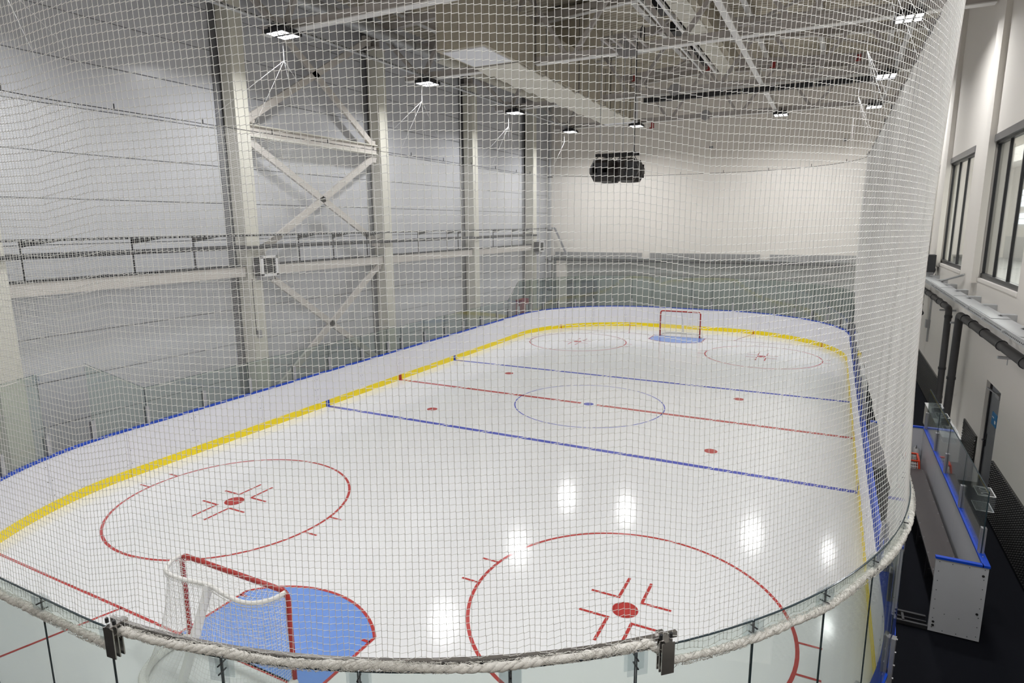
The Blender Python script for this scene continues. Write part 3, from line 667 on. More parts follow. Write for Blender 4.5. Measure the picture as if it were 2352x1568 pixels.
for x_ in (-3.1, 3.1):
    a_ = math.acos((abs(x_) - SX) / RR); mark_on_board(S3 + a_ * RR if x_ > 0 else S6 - a_ * RR, .045, DOTR, 'line_marker')

# ================================================================== GLASS
gl = thing('rink_glass', 'clear protective glass panes standing on the rink boards', 'glass screen', (0, 0, 0))
GH, GLW, GO = 2.67, 1.88, .072
def pane(s0, s1, z0, z1, zs0=None, zs1=None):
    pa = rpath(s0 + .006, s1 - .006, .2); n = len(pa); p = MB()
    tz = [(zs0 if zs0 is not None else z1) + ((zs1 if zs1 is not None else z1) - (zs0 if zs0 is not None else z1)) * i / (n - 1) for i in range(n)]
    V = []
    for i, (c, nn) in enumerate(pa):
        for o_, z_ in ((GO, z0), (GO + .012, z0), (GO + .012, tz[i]), (GO, tz[i])): V.append((c[0] + nn[0] * o_, c[1] + nn[1] * o_, z_))
    F = [(i * 4 + k, (i + 1) * 4 + k, (i + 1) * 4 + (k + 1) % 4, i * 4 + (k + 1) % 4) for i in range(n - 1) for k in (1, 3)]
    p.add(V, F); o = p.build('glass_pane', GLASS, gl)
    e = MB()
    top = [(c[0] + nn[0] * (GO + .006), c[1] + nn[1] * (GO + .006), tz[i] + .003) for i, (c, nn) in enumerate(pa)]
    for i in range(n - 1): e.beam(top[i], top[i + 1], .012, .006)
    for i in (0, n - 1): e.beam((top[i][0], top[i][1], z0), top[i], .009, .005, (0, 1, 0))
    e.build('pane_edge', GEDGE, o)
def support(s, z0, z1, bolts=True):
    (c, nn) = rink(s); tx, ty = -nn[1], nn[0]; p = MB()
    for o_ in (GO + .036, GO - .026):
        a = Vector((c[0] + nn[0] * o_, c[1] + nn[1] * o_, z0)); p.beam(a, a + Vector((0, 0, (z1 if o_ > GO else z1 + .02) - z0)), .075, .036, (nn[0], nn[1], 0))
    o = p.build('glass_support', ALU, gl)
    b = MB(); oo = GO + .058
    for z_ in np.arange(z0 + .08, z1, .14): b.tube([(c[0] + nn[0] * (oo - .01), c[1] + nn[1] * (oo - .01), z_), (c[0] + nn[0] * (oo + .008), c[1] + nn[1] * (oo + .008), z_)], .01, 6)
    b.build('bolt', ALU, o)
def clip(s, z):
    (c, nn) = rink(s); p = MB(); a = Vector((c[0] + nn[0] * (GO + .03), c[1] + nn[1] * (GO + .03), z)); t_ = Vector((-nn[1], nn[0], 0))
    p.beam(a - t_ * .07, a + t_ * .07, .006, .16); p.beam(a - t_ * .07 - Vector((nn[0], nn[1], 0)) * .05, a + t_ * .07 - Vector((nn[0], nn[1], 0)) * .05, .006, .16); o = p.build('corner_clip', ACRYL, gl)
    q_ = MB()
    for dz in (-.03, .03): q_.tube([a + Vector((0, 0, dz)) - Vector((nn[0], nn[1], 0)) * .06, a + Vector((0, 0, dz)) + Vector((nn[0], nn[1], 0)) * .012], .006, 6)
    q_.build('clip_bolt', DARK, o)
def sp(x, y):   # arc length of a point near the near-end outline
    best = min(((rink(s)[0][0] - x) ** 2 + (rink(s)[0][1] - y) ** 2, s) for s in np.arange(-9, 12, .01)); return best[1]
J = [.26, 1.17, 2.0, 2.93]
nj = [sp(*v) for v in ((.26, -15), (1.17, -15), (2.0, -15), (2.93, -14.85), (3.81, -14.6), (4.65, -14.2), (5.3, -13.7), (5.9, -13.0), (6.37, -12.4), (6.72, -11.7), (6.97, -10.8))]
nj = list(np.arange(nj[0] - 9 * .98, nj[0] - .5, .98)) + nj + [S2 + .15]
for a, b in zip(nj[:-1], nj[1:]): pane(a, b, CAPZ, GH)
for a in nj: support(a, .8, 1.45); clip(a, GH - .07)
# right side past the bench
rs = [s_right(v) for v in (-9.45, -8.75, -8.1)]
pane(rs[0], rs[1], CAPZ, GH, GH, GH); pane(rs[1], rs[2], CAPZ, GLW, GH, GLW)
for a in rs: support(a, .8, 1.4)
ry = [-1.9, -.6, .7, 2.0, 3.3, 4.6, 5.9, 7.2, 8.5]
for a, b in zip(ry[:-1], ry[1:]): pane(s_right(a), s_right(b), CAPZ, GLW)
pane(s_right(8.5), s_right(9.6), CAPZ, GH, GLW, GH)
for a in ry: support(s_right(a), .8, 1.45)
fe = list(np.linspace(S3, S6, 21))
for a, b in zip(fe[:-1], fe[1:]): pane(a, b, CAPZ, GH)
for a in fe: support(a, .8, 1.45)
ly = [8.5, 7.4, 5.92, 4.45, 3.07, 1.67, .25, -.53, -1.87, -3.35, -4.74, -6.27, -7.62, -9.05]
pane(s_left(9.6), s_left(8.5), CAPZ, GH, GH, GLW)
for a, b in zip(ly[:-1], ly[1:]): pane(s_left(a), s_left(b), CAPZ, GLW)
pane(s_left(-9.05), s_left(-10.2) if False else S7 + .62, CAPZ, GH, GLW, GH)
for a in ly: support(s_left(a), .8, 1.45)
cj = list(np.arange(S7 + .62, nj[0] + PER, .98))
for a, b in zip(cj[:-1], cj[1:]): pane(a, b, CAPZ, GH)
for a in cj: support(a, .8, 1.45)

# ================================================================== PROTECTIVE NETS
NT = 7.75
def zbot(s):
    s %= PER
    if s > PER - 4: s -= PER
    if s <= S2 + .2:
        a, b = nj[11] if False else sp_a, sp_b
        return 2.765 if a < s < b else 2.60
    if s < S3 + .5:
        y = s - S2 - SY
        pts_ = [(-9.4, 2.6), (-8.3, 2.02), (-6, 2.0), (-1.0, 1.93), (0, 1.86), (8.5, 1.86), (9.7, 2.66)]
        return float(np.interp(y, [q[0] for q in pts_], [q[1] for q in pts_]))
    if s < S6: return 2.66
    y = SY - (s - S6)
    return float(np.interp(y, [-10.2, -9.05, 8.5, 9.6], [2.66, 1.87, 1.87, 2.66]))
sp_a, sp_b = sp(2.07, -15), sp(5.46, -13.6)
def noff(s, u):
    """outward offset of the net at arc s, height fraction u (0 bottom..1 top)"""
    return .10 + .01 * math.sin(s * 2.1)
def build_near():
    t = thing('safety_net', 'large white knotted safety net hanging in front of the viewer around the near end', 'net', (4, -15, 2.6), 'safety nets around the rink')
    ds, nr = .0385, 114; s0, s1 = -2.2, S2 + .25; nc = int((s1 - s0) / ds)
    ss = s0 + np.arange(nc) * ds; P = np.zeros((nr, nc, 3)); N = np.zeros((nc, 2)); Q = np.zeros((nc, 2)); zb = np.zeros(nc)
    for j, s in enumerate(ss):
        (c, n_) = rink(s); Q[j] = c; N[j] = n_; zb[j] = zbot(s)
    zb = np.convolve(np.pad(zb, 6, 'edge'), np.ones(13) / 13, 'valid')
    T = np.stack([-N[:, 1], N[:, 0]], 1)
    for i in range(nr):
        u = i / (nr - 1); z = zb + (NT - zb) * u
        sag = -.09 * math.sin(PI * u) * (1 - .3 * u)
        off = .075 + sag + .007 * np.sin(ss * 2.4 + u * 3) * (1 - u)
        tj = .008 * np.sin(ss * 3 + u * 9) + rng.normal(0, .0005, nc)
        P[i, :, 0] = Q[:, 0] + N[:, 0] * off + T[:, 0] * tj; P[i, :, 1] = Q[:, 1] + N[:, 1] * off + T[:, 1] * tj
        P[i, :, 2] = z + .010 * np.sin(ss * 1.7 + 2 * u) * math.sin(PI * u) + rng.normal(0, .0006, nc)
        k = max(0, 1 - i / 7.)
        P[i, :, 2] += k * .012 * np.sin(ss * 2 * PI / .22)          # puckered where laced to the rope
        P[i, :, 0] += T[:, 0] * k * .010 * np.sin(ss * 2 * PI / .22 + 1); P[i, :, 1] += T[:, 1] * k * .010 * np.sin(ss * 2 * PI / .22 + 1)
    H = np.stack([P[:, :-1], P[:, 1:]], 2).copy(); H[:, :, 0, 2] -= .0034; H[:, :, 1, 2] += .0034
    # vertical cords: a short offset at every knot
    Vv = np.stack([P[:-1], P[1:]], 2).copy()
    par = ((np.arange(nr - 1)[:, None] + np.arange(nc)[None]) % 2) * 2 - 1
    Vv[:, :, 0, 2] -= .003; Vv[:, :, 1, 2] += .003
    Vv[:, :, 0, 0] += T[None, :, 0] * par * .0007; Vv[:, :, 0, 1] += T[None, :, 1] * par * .0007
    S = np.concatenate([H.reshape(-1, 2, 3), Vv.reshape(-1, 2, 3)])
    cords('netting', S, .0018, NETM, t)
    # knots as slightly thicker short pieces
    K = np.stack([P - np.array([0, 0, .0045]), P + np.array([0, 0, .0045])], 2).reshape(-1, 2, 3)
    cords('knot', K, .0027, NETM, t)
    cordline = [roff(s, .10, NT) for s in np.arange(s0, s1 + .3, .3)]
    p = MB(); p.tube(cordline, .006, 5); p.build('support_cable', DARK, t)
    return t, ss, P
nn_, ss_, PN = build_near()
# bundled rope along the bottom of the near net
t = thing('hem_rope', 'thick frayed white rope bundle laced along the bottom of the near net', 'rope', (4, -15, 2.6))
st = np.arange(-2.2, S2 + .6, .02)
zz = np.array([zbot(min(s, S2 + .19)) for s in st]); zz = np.convolve(np.pad(zz, 4, 'edge'), np.ones(9) / 9, 'valid')
zz = zz - .035 - .012 * np.abs(np.sin(st * PI / .98)) + .006 * np.sin(st * 5)
for k in range(3):
    pts = []; rad = []
    for i, s in enumerate(st):
        a = 2 * PI * (s / .19) + k * 2 * PI / 3; rr = .010 + .003 * math.sin(s * 7)
        pts.append(roff(s, .10 + rr * math.cos(a) + (.01 * math.sin(s * 3)), zz[i] + rr * math.sin(a))); rad.append(.0175 * (1 + .22 * math.sin(s * 31 + k) + .15 * math.sin(s * 83)))
    p = MB(); p.tube(pts, rad, 7); p.build('strand', ROPE, t)
fz = []
for i in range(9000):
    s = rng.uniform(-2.2, S2 + .5); a = rng.uniform(0, 2 * PI); j = min(len(st) - 1, int((s + 2.2) / .02)); a2 = a + rng.uniform(-1.2, 1.2)
    r0, r1 = rng.uniform(.026, .034), rng.uniform(.026, .037)
    A = roff(s, .10 + r0 * math.cos(a), zz[j] + r0 * math.sin(a)); B = roff(s + rng.uniform(-.035, .035), .10 + r1 * math.cos(a2), zz[j] + r1 * math.sin(a2)); fz.append((A, B))
cords('loose_fibre', np.array(fz), .0016, ROPE, t)
# curved steel bar clamped over the glass
t = thing('clamp_bar', 'curved polished steel bar clamped on top of the near-end glass', 'steel bar', (4, -15, 2.75))
p = MB(); p.sweep(rpath(sp_a - .08, sp_b + .12, .08), [(.035, 2.70), (.06, 2.70), (.06, 2.74), (.035, 2.74)]); p.build('bar', STEEL, t)
for s_ in (sp_a + .04, sp_b):
    (c, n_) = rink(s_); a = Vector((c[0] + n_[0] * .13, c[1] + n_[1] * .13, 2.60)); p = MB()
    for k in range(3): p.beam(a + Vector((n_[0], n_[1], 0)) * (-.035 + .03 * k) - Vector((0, 0, .07)), a + Vector((n_[0], n_[1], 0)) * (-.035 + .03 * k) + Vector((0, 0, .15)), .09, .008, (n_[0], n_[1], 0))
    p.beam(a + Vector((-n_[0] * .1, -n_[1] * .1, .15)), a + Vector((n_[0] * .03, n_[1] * .03, .15)), .05, .02)
    o = p.build('clamp', STEEL, t); q_ = MB()
    for k in (-.04, .03): q_.tube([a + Vector((-n_[1] * k, n_[0] * k, .17)), a + Vector((-n_[1] * k, n_[0] * k, .20))], .012, 6)
    q_.build('clamp_bolt', DARK, o)

def build_far(lbl, s0, s1, loc, colstep=.042, hs=.16, folds=0., scallop=0., r=.0020, rows=120, inner=.10):
    t = thing('safety_net', lbl, 'net', loc, 'safety nets around the rink')
    def surf(ss, u):
        out = np.zeros((len(ss), 3))
        for j, s in enumerate(ss):
            (c, n_) = rink(s); zb = zbot(s) - .03; zt = NT - (scallop * abs(math.sin(PI * s / 1.15)) if scallop else 0)
            z = zb + (zt - zb) * u; o_ = inner - .06 * math.sin(PI * u) + folds * math.sin(s * 3.6 + 1.5 * u) * (.35 + .65 * (1 - u)) + folds * .5 * math.sin(s * 8.3 + 2.5 * u + .8)
            out[j] = (c[0] + n_[0] * o_, c[1] + n_[1] * o_, z)
        return out
    us = np.linspace(0, 1, 9); sc = np.arange(s0, s1, colstep)
    C = np.stack([surf(sc, u) for u in us]); Vs = np.stack([C[:-1], C[1:]], 2).reshape(-1, 2, 3)
    sr = np.append(np.arange(s0, s1, hs), s1); R = np.stack([surf(sr, u) for u in np.linspace(0, 1, rows)])
    Hs = np.stack([R[:, :-1], R[:, 1:]], 2).reshape(-1, 2, 3)
    cords('netting', np.concatenate([Vs, Hs]), r, NETM, t)
    p = MB(); p.tube([roff(s, inner, NT) for s in np.arange(s0, s1 + .2, .4)], .009, 5); p.build('support_cable', DARK, t)
    hem = surf(np.arange(s0, s1, .15), 0); p = MB(); p.tube([tuple(v) for v in hem], .008, 5); p.build('hem_cord', ROPE, t)
    for s in np.arange(s0 + .4, s1, 2.05): 
        a = Vector(roff(s, inner, NT)); p = MB(); p.tube([a, a + Vector((0, 0, .12))], .012, 5); p.build('cable_hook', DARK, t)
    return t
build_far('white safety net seen edge-on along the bench side of the rink', S2 + .25, S3 + .3, (7.1, 0, 2), hs=.06, folds=.012, r=.0023, inner=.075, colstep=.030)
build_far('white safety net across the far end in front of the white wall', S3 + .3, S6 - .3, (0, 15, 2.7), hs=.3, folds=.02)
build_far('white safety net with scalloped top along the panelled-wall side', S6 - .3, S8 + 1.6, (-7.1, 0, 2), hs=.12, folds=.03, scallop=.10)
# suspension wires
for i, cy in enumerate(CY):
    for side in (-1, 1):
        if side == 1 and i < 1: continue
        x0 = -6.7 if side < 0 else 6.6; xe = side * 7.14
        t = thing('net_suspension', ('pale cords fanning from the truss to the panelled-wall net cable, ' if side < 0 else 'pale cords fanning from the truss to the bench-side net cable, ') + ['above the near corner', 'by the closest lamp', 'over the centre line', 'by the third lamp', 'by the far lamp'][i], 'cord', (x0, cy, 9.6), 'net suspension cords')
        p = MB(); p.tube([(x0, cy, 10.2), (x0, cy, 9.55)], .006, 5); p.build('drop_cord', WHITE, t)
        for dy in (-2.2, -.8, .9, 2.3):
            if abs(cy + dy) > 13: continue
            yy = cy + dy; s_ = yy; ex = side * (xlim(yy) + .1)
            p = MB(); p.tube([(x0, cy, 9.55), (ex, yy, NT)], .0025, 5); p.build('cord', WHITE, t)

# ================================================================== GOALS
def goal(lbl, yg, sy, x0=0):
    """sy=+1: opens towards +y (near goal)"""
    t = thing('hockey_goal', lbl, 'hockey goal', (x0, yg, 0), 'hockey goals'); B = -sy
    hw, h, r = .94, 1.22, .032
    p = MB(); pts = [(-hw, 0, 0)] + [(-hw, 0, h - .1)] + [(-hw + .1 - .1 * math.cos(a), 0, h - .1 + .1 * math.sin(a)) for a in (.4, .8, 1.2)] + [(-hw + .1, 0, h)]
    pts = pts + [(-a, b, c) for a, b, c in pts[::-1]]
    p.tube([(x0 + a, yg + b, c) for a, b, c in pts], r, 12); p.build('goal_frame', RED, t)
    top = [(-hw + .02, .02), (-.90, .16), (-.80, .30), (-.62, .37), (-.35, .36), (-.15, .33), (0, .31), (.15, .33), (.35, .36), (.62, .37), (.80, .30), (.90, .16), (hw - .02, .02)]
    bot = [(-hw, 0), (-.975, .22), (-.965, .42), (-.88, .62), (-.70, .80), (-.38, .90), (0, .86), (.38, .90), (.70, .80), (.88, .62), (.965, .42), (.975, .22), (hw, 0)]
    def dens(pl, k=5):
        out = []
        for i in range(len(pl) - 1):
            p0 = pl[max(0, i - 1)]; p1 = pl[i]; p2 = pl[i + 1]; p3 = pl[min(len(pl) - 1, i + 2)]
            for j in range(k):
                u = j / k; out.append(tuple(.5 * ((2 * p1[d]) + (-p0[d] + p2[d]) * u + (2 * p0[d] - 5 * p1[d] + 4 * p2[d] - p3[d]) * u * u + (-p0[d] + 3 * p1[d] - 3 * p2[d] + p3[d]) * u ** 3) for d in (0, 1)))
        out.append(pl[-1]); return out
    top, bot = dens(top), dens(bot)
    tw = lambda a, b, z: (x0 + a, yg + B * b, z)
    p = MB(); p.tube([tw(a, b, h - .0) for a, b in top], .026, 8); p.build('top_shelf_bar', PAD, t)
    p = MB(); p.tube([tw(a, b, .045) for a, b in bot], .055, 10); p.build('base_padding', PAD, t)
    p = MB(); p.beam(tw(0, .31, h), tw(0, .86, .05), .06, .09, (0, 1, 0)); p.build('centre_post', WHITE, t)
    segs = []
    n = len(top); A = np.array([tw(a, b, h - .02) for a, b in top]); C = np.array([tw(a, b, .06) for a, b in bot])
    NU, NV = 75, 30; idx = np.linspace(0, n - 1, NU); f = lambda P, q: P[int(q)] * (1 - (q - int(q))) + P[min(n - 1, int(q) + 1)] * (q - int(q))
    g_ = np.zeros((NV, NU, 3))
    for i in range(NV):
        u = i / (NV - 1)
        for j in range(NU):
            v = f(A, idx[j]) * (1 - u) + f(C, idx[j]) * u; v = v + np.array([0, -B * .05 * math.sin(PI * u), 0]); g_[i, j] = v
    segs.append(grid_segs(g_))
    NT2 = 38; roof = np.zeros((9, NT2, 3))
    for i in range(9):
        u = i / 8
        for j in range(NT2):
            q = (n - 1) * j / (NT2 - 1); b_ = f(A, q); x_ = -hw + 2 * hw * j / (NT2 - 1); fr = np.array([x0 + x_, yg, h]); roof[i, j] = fr * (1 - u) + (b_ + [0, 0, .02]) * u - np.array([0, 0, .03 * math.sin(PI * u)])
    segs.append(grid_segs(roof))
    cords('netting', np.concatenate(segs), .0019, NETM, t)
    lace = []
    for P_, r_ in ((A, .036), (C, .065)):
        for i in range(0, 260):
            q = (n - 1) * i / 260; c = f(P_, q); c2 = f(P_, min(n - 1, q + .35)); a1 = i * 2.1
            lace.append((c + [0, r_ * math.cos(a1), r_ * math.sin(a1)], c2 + [0, r_ * math.cos(a1 + 1.3), r_ * math.sin(a1 + 1.3)]))
    for sx in (-1, 1):
        for i in range(60):
            z_ = .03 + i * .0195; lace.append(((x0 + sx * (hw + .0), yg + B * .035, z_), (x0 + sx * (hw + .02), yg + B * .05, z_ + .012)))
    cords('lacing', np.array(lace), .003, NETM, t)
goal('red-framed hockey goal with white net on the near blue crease', -GL, 1, -.02)
goal('small-looking red-framed hockey goal on the far blue crease', GL, -1)

# ================================================================== PLAYER BENCH
t = thing('bench_enclosure', 'grey panelled players bench enclosure with blue top rails', 'enclosure', (8, -5, 0))
yb0, yb1, xb = -8.03, -2.0, 8.24
ys_ = list(np.linspace(yb0, yb1, 4))
for a, b in zip(ys_[:-1], ys_[1:]):
    p = MB(); p.box(xb, xb + .05, a + .003, b - .003, .02, 1.04); p.build('side_panel', GREYB, t)
p = MB(); p.box(7.74, xb + .06, yb0 - .04, yb0, .0, 1.04); ep = p.build('end_panel', GREYB, t)
q_ = MB()
for k in range(8):
    z_ = .06 + k * .135
    for x_ in (7.78, 8.26): q_.tube([(x_, yb0 - .043, z_), (x_, yb0 - .03, z_)], .006, 6)
for x_, z_ in ((7.9, .035), (8.05, .035), (8.17, .035), (7.92, 1.0), (8.1, 1.0), (7.9, .28), (8.06, .26)): q_.tube([(x_, yb0 - .043, z_), (x_, yb0 - .03, z_)], .006, 6)
q_.build('screw', DARK, ep, 'stuff')
q_ = MB()
for x_, z_ in ((7.79, .14), (7.79, .09), (8.25, .92), (8.24, .38)): q_.tube([(x_, yb0 - .045, z_), (x_, yb0 - .03, z_)], .016, 8)
q_.build('bolt_cap', DARK, ep, 'stuff')
p = MB(); p.box(7.25, xb + .05, yb1, yb1 + .05, .02, 1.04); p.build('far_panel', GREYB, t)
p = MB(); p.box(xb - .01, xb + .07, yb0 - .05, yb1 + .06, 1.04, 1.07); p.box(7.73, xb, yb0 - .05, yb0 + .01, 1.04, 1.07); p.box(7.25, xb, yb1 - .01, yb1 + .06, 1.04, 1.07); p.build('cap_rail', BLUE, t)
p = MB()
for yy in np.arange(yb0 + .2, yb1, .3): p.tube([(xb + .03, yy, 1.07), (xb + .03, yy, 1.075)], .008, 6)
p.build('screw', ALU, t)
p = MB(); p.box(7.2, 7.74, yb0 - .04, yb0 + .0, .0, .05); p.box(7.2, 7.74, yb0 + .18, yb0 + .22, .02, .06); p.box(7.2, 7.74, yb0 + .10, yb0 + .12, .0, .03); p.box(7.45, 7.48, yb0 - .02, yb0 + .2, 0, .05); p.build('floor_frame', DARK, t)
for (a, b, z1) in ((-7.72, -6.22, 1.92), (-6.2, -4.75, 1.92), (-4.73, -3.55, 1.92), (-3.53, -2.1, 1.92)):
    p = MB(); p.box(xb + .02, xb + .03, a, b, 1.07, z1); o = p.build('glass_pane', GLASS, t)
    e = MB(); e.box(xb + .018, xb + .032, a, b, z1, z1 + .008); e.box(xb + .018, xb + .032, a - .008, a, 1.07, z1); e.build('pane_edge', GEDGE, o)
for y_ in (-7.7, -6.21, -4.74, -3.54, -2.12):
    p = MB(); p.box(xb - .005, xb + .018, y_ - .035, y_ + .035, 1.07, 1.42); p.box(xb + .034, xb + .057, y_ - .035, y_ + .035, .9, 1.42); p.build('glass_support', ALU, t)
t = thing('players_bench', 'long dark brown bench inside the grey enclosure', 'bench', (8.03, -5, 0))
p = MB(); p.box(7.83, 8.18, -7.92, -3.05, .46, .49); o = p.build('seat', BROWN, t)
q_ = MB()
for yy in np.arange(-7.8, -3.1, .52):
    for x_ in (7.85, 8.16): q_.tube([(x_, yy, .49), (x_, yy, .4925)], .007, 6)
q_.build('screw', ALU, o)
p = MB(); p.box(7.825, 7.83, -7.92, -3.05, .455, .492); p.build('front_edge', DARK, t)
for yy in (-7.7, -6.6, -5.5, -4.4, -3.15):
    p = MB(); p.box(7.86, 7.89, yy, yy + .03, 0, .46); p.box(8.12, 8.15, yy, yy + .03, 0, .46); p.box(7.89, 8.12, yy, yy + .03, .12, .15); p.build('leg', DARK, t)
def holder(lbl, y, x=8.275, z=1.42):
    t = thing('bottle_holder', lbl, 'bottle holder', (x + .13, y, z), 'clear bottle holders on the bench glass')
    w, l = .20, .34
    for nm, zz_ in (('top_shelf', z + .22), ('bottom_shelf', z)):
        p = MB()
        if nm == 'bottom_shelf': p.box(x, x + w, y - l / 2, y + l / 2, zz_, zz_ + .006)
        else:
            m_ = 16; V = []; F = []
            for cy_ in (y - l / 4, y + l / 4):
                b0 = len(V)
                for k in range(m_):
                    a = 2 * PI * k / m_ + PI / 4; ca, sa = math.cos(a), math.sin(a); q = max(abs(ca), abs(sa))
                    V += [(x + w / 2 + .045 * ca, cy_ + .045 * sa, zz_), (x + w / 2 + w / 2 * ca / q, cy_ + l / 4 * sa / q, zz_)]
                F += [(b0 + 2 * k, b0 + 2 * k + 1, b0 + 2 * ((k + 1) % m_) + 1, b0 + 2 * ((k + 1) % m_)) for k in range(m_)]
            p.add(V, F)
        p.build(nm, ACRYL, t)
    for yy in (y - l / 2, y + l / 2 - .006): p = MB(); p.box(x, x + w, yy, yy + .006, z, z + .22); p.build('side_plate', ACRYL, t)
    p = MB()
    for a, b in (((x, y - l / 2), (x + w, y - l / 2)), ((x + w, y - l / 2), (x + w, y + l / 2)), ((x, y + l / 2), (x + w, y + l / 2)), ((x, y - l / 2), (x, y + l / 2))): p.beam((*a, z + .222), (*b, z + .222), .009, .009); p.beam((*a, z), (*b, z), .008, .008)
    for cy_ in (y - l / 4, y + l / 4): p.tube([(x + w / 2 + .045 * math.cos(a), cy_ + .045 * math.sin(a), z + .223) for a in np.linspace(0, 2 * PI, 17)[:-1]], .004, 4, True)
    p.build('bright_edge', WHITE, t)
holder('clear acrylic bottle holder nearest the viewer on the bench glass', -6.95)
holder('clear acrylic bottle holder in the middle of the bench glass, next after the nearest', -3.95)
holder('clear acrylic bottle holder second from the far end of the bench glass', -3.05)
holder('clear acrylic bottle holder at the far end of the bench glass', -2.3)
# small practice goal stored at the end of the bench
t = thing('practice_goal', 'small red training goal standing behind the players bench', 'practice goal', (7.95, -2.4, 0))
TP = [(7.90, -2.97, .62), (8.10, -2.97, .62), (8.12, -2.50, .62), (7.90, -2.50, .62)]; BT = [(7.80, -2.98, .02), (8.17, -2.98, .02), (8.20, -2.30, .02), (7.78, -2.30, .02)]
p = MB(); p.tube(TP, .022, 8, True); p.build('top_frame', ORED, t)
p = MB(); p.tube(BT, .022, 8, True); p.build('base_frame', ORED, t)
for a, b in zip(TP, BT): p = MB(); p.tube([a, b], .02, 8); p.build('post', ORED, t)
sg = []
for k in range(4):
    a0, a1, b0, b1 = [np.array(v) for v in (TP[k], TP[(k + 1) % 4], BT[k], BT[(k + 1) % 4])]; G1 = np.zeros((11, 8, 3))
    for i in range(11):
        for j in range(8): u, v = i / 10, j / 7; G1[i, j] = (a0 * (1 - v) + a1 * v) * (1 - u) + (b0 * (1 - v) + b1 * v) * u
    sg.append(grid_segs(G1))
cords('netting', np.concatenate(sg), .004, NETM, t)
t = thing('grey_bag', 'dark grey round-topped bag leaning on the far panel by the bench', 'bag', (8.12, -2.25, 0))
p = MB(); p.tube([(8.15, -2.12, .05), (8.15, -2.12, .2), (8.14, -2.12, .45), (8.13, -2.12, .62), (8.12, -2.12, .66)], [.06, .08, .08, .06, .01], 12); p.build('body', LOUV, t); p = MB(); p.tube([(8.14, -2.16, .62), (8.13, -2.2, .72), (8.12, -2.16, .62)], .008, 5); p.build('strap', DARK, t)

# ================================================================== SPEAKER CLUSTER
t = thing('speaker_cluster', 'black speaker cluster hanging on chains over centre ice', 'loudspeaker', (.65, 0, 7.0))
def horn(cx, cy, ang, w=.62, d=.62, h=.60, zc=6.82):
    ca, sa = math.cos(ang), math.sin(ang)
    pf = [(-.5, -.28), (-.34, -.5), (.34, -.5), (.5, -.28), (.5, .12), (.3, .5), (-.3, .5), (-.5, .12)]   # plan (x, depth)
    def R_(x, y, z): return (cx + x * ca - y * sa, cy + x * sa + y * ca, z)
    V = []; lv = ((-.5, .72), (-.12, 1.06), (.10, 1.06), (.5, .74))
    for zf, sc_ in lv:
        V += [R_(a * w * sc_, b * d * sc_, zc + zf * h) for a, b in pf]
    n = 8; F = [(i * n + k, i * n + (k + 1) % n, (i + 1) * n + (k + 1) % n, (i + 1) * n + k) for i in range(3) for k in range(n)] + [tuple(range(n))[::-1], tuple(range(3 * n, 4 * n))]
    p = MB(); p.add(V, F); o = p.build('cabinet', BLACK, t)
    p = MB(); p.add([R_(a * w * .62, -d * .53, zc + b * h * .62) for a, b in ((-.5, -.5), (.5, -.5), (.5, .5), (-.5, .5))], [(0, 1, 2, 3)]); p.add([R_(a * w * .25, -d * .535, zc + b * h * .3) for a, b in ((-.5, -.5), (.5, -.5), (.5, .5), (-.5, .5))], [(0, 1, 2, 3)]); p.build('grille', DARK, o)
horn(.37, -.1, .0, .66); horn(.98, -.05, .75, .58); horn(.95, .55, 2.4, .58); horn(.35, .5, 3.2, .6)
p = MB(); p.beam((.1, -.05, 7.24), (1.2, .2, 7.27), .06, .08); p.beam((.2, .5, 7.26), (1.25, .35, 7.27), .06, .08); p.beam((.2, -.1, 7.25), (.25, .55, 7.25), .05, .07); p.beam((1.15, 0, 7.27), (1.2, .5, 7.27), .05, .07); p.beam((.5, 0, 7.24), (.8, .5, 7.25), .07, .08); p.build('rigging_frame', DARK, t)
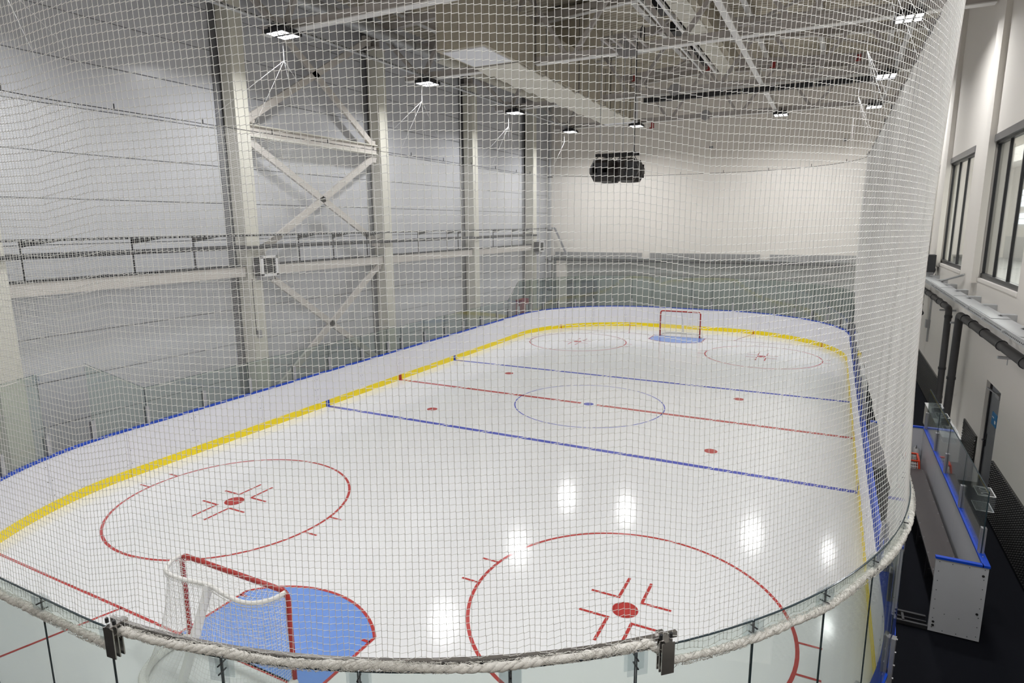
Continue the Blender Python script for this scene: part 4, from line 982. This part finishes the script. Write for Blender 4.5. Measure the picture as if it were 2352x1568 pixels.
for (x, y) in ((.22, 0), (.48, .45), (.85, .1), (1.12, .25)):
    p = MB(); p.tube([(x, y, 7.28), (x, y, 10.27)], .012 if x < 1.1 else .022, 5); p.build('chain', GALV if x < 1.1 else DARK, t)
    for k in range(2): p = MB(); p.tube([(x + .0, y, 7.25), (x + (.12 if k else -.14), y - .1, 7.08)], .009, 5); p.build('sling', DARK, t)
t = thing('chain_hoist', 'steel hanging hook plate on the third truss above the speaker', 'hoist', (.62, 1.2, 10.2)); p = MB(); p.box(.45, .82, 1.2, 1.28, 10.05, 10.5); p.build('plate', ALU, t); p = MB(); p.tube([(1.05, 1.2, 10.3), (1.05, 1.2, 10.75), (1.0, 1.2, 10.82), (.95, 1.2, 10.75), (.95, 1.2, 10.4)], .018, 6); p.build('hook', DARK, t)
for ox in (.22, .48, .85, 1.12):
    p = MB(); p.box(ox - .03, ox + .03, -.05, 1.3, 10.25, 10.31); p.build('outrigger', BEAM, t)

# ================================================================== FAR END BITS
t = thing('step_ladder', 'aluminium step ladder standing behind the far glass near the goal', 'ladder', (-.4, 16.1, 0))
for s_ in (-1, 1):
    p = MB(); p.beam((-.45 - .1, 16 + s_ * .1, 2.75), (-1.1, 16 + s_ * .25, 0), .05, .03); p.build('rail', ALU, t)
    p = MB(); p.beam((-.45 + .1, 16 + s_ * .1, 2.75), (.45, 16 + s_ * .25, 0), .05, .03); p.build('rail', ALU, t)
for k in range(9):
    u = (k + .5) / 9; p = MB(); a = .1 + .15 * (1 - u)
    p.beam((-.55 - .55 * (1 - u), 16 - a, 2.75 * u), (-.55 - .55 * (1 - u), 16 + a, 2.75 * u), .05, .03); p.build('rung', ALU, t)
    p = MB(); p.beam((-.35 + .8 * (1 - u), 16 - a, 2.75 * u), (-.35 + .8 * (1 - u), 16 + a, 2.75 * u), .05, .03); p.build('rung', ALU, t)
p = MB(); p.tube([(-.55, 15.9, 2.78), (-.6, 15.9, 3.1), (-.3, 15.9, 3.1), (-.35, 15.9, 2.78)], .015, 6); p.build('hoop', ALU, t)
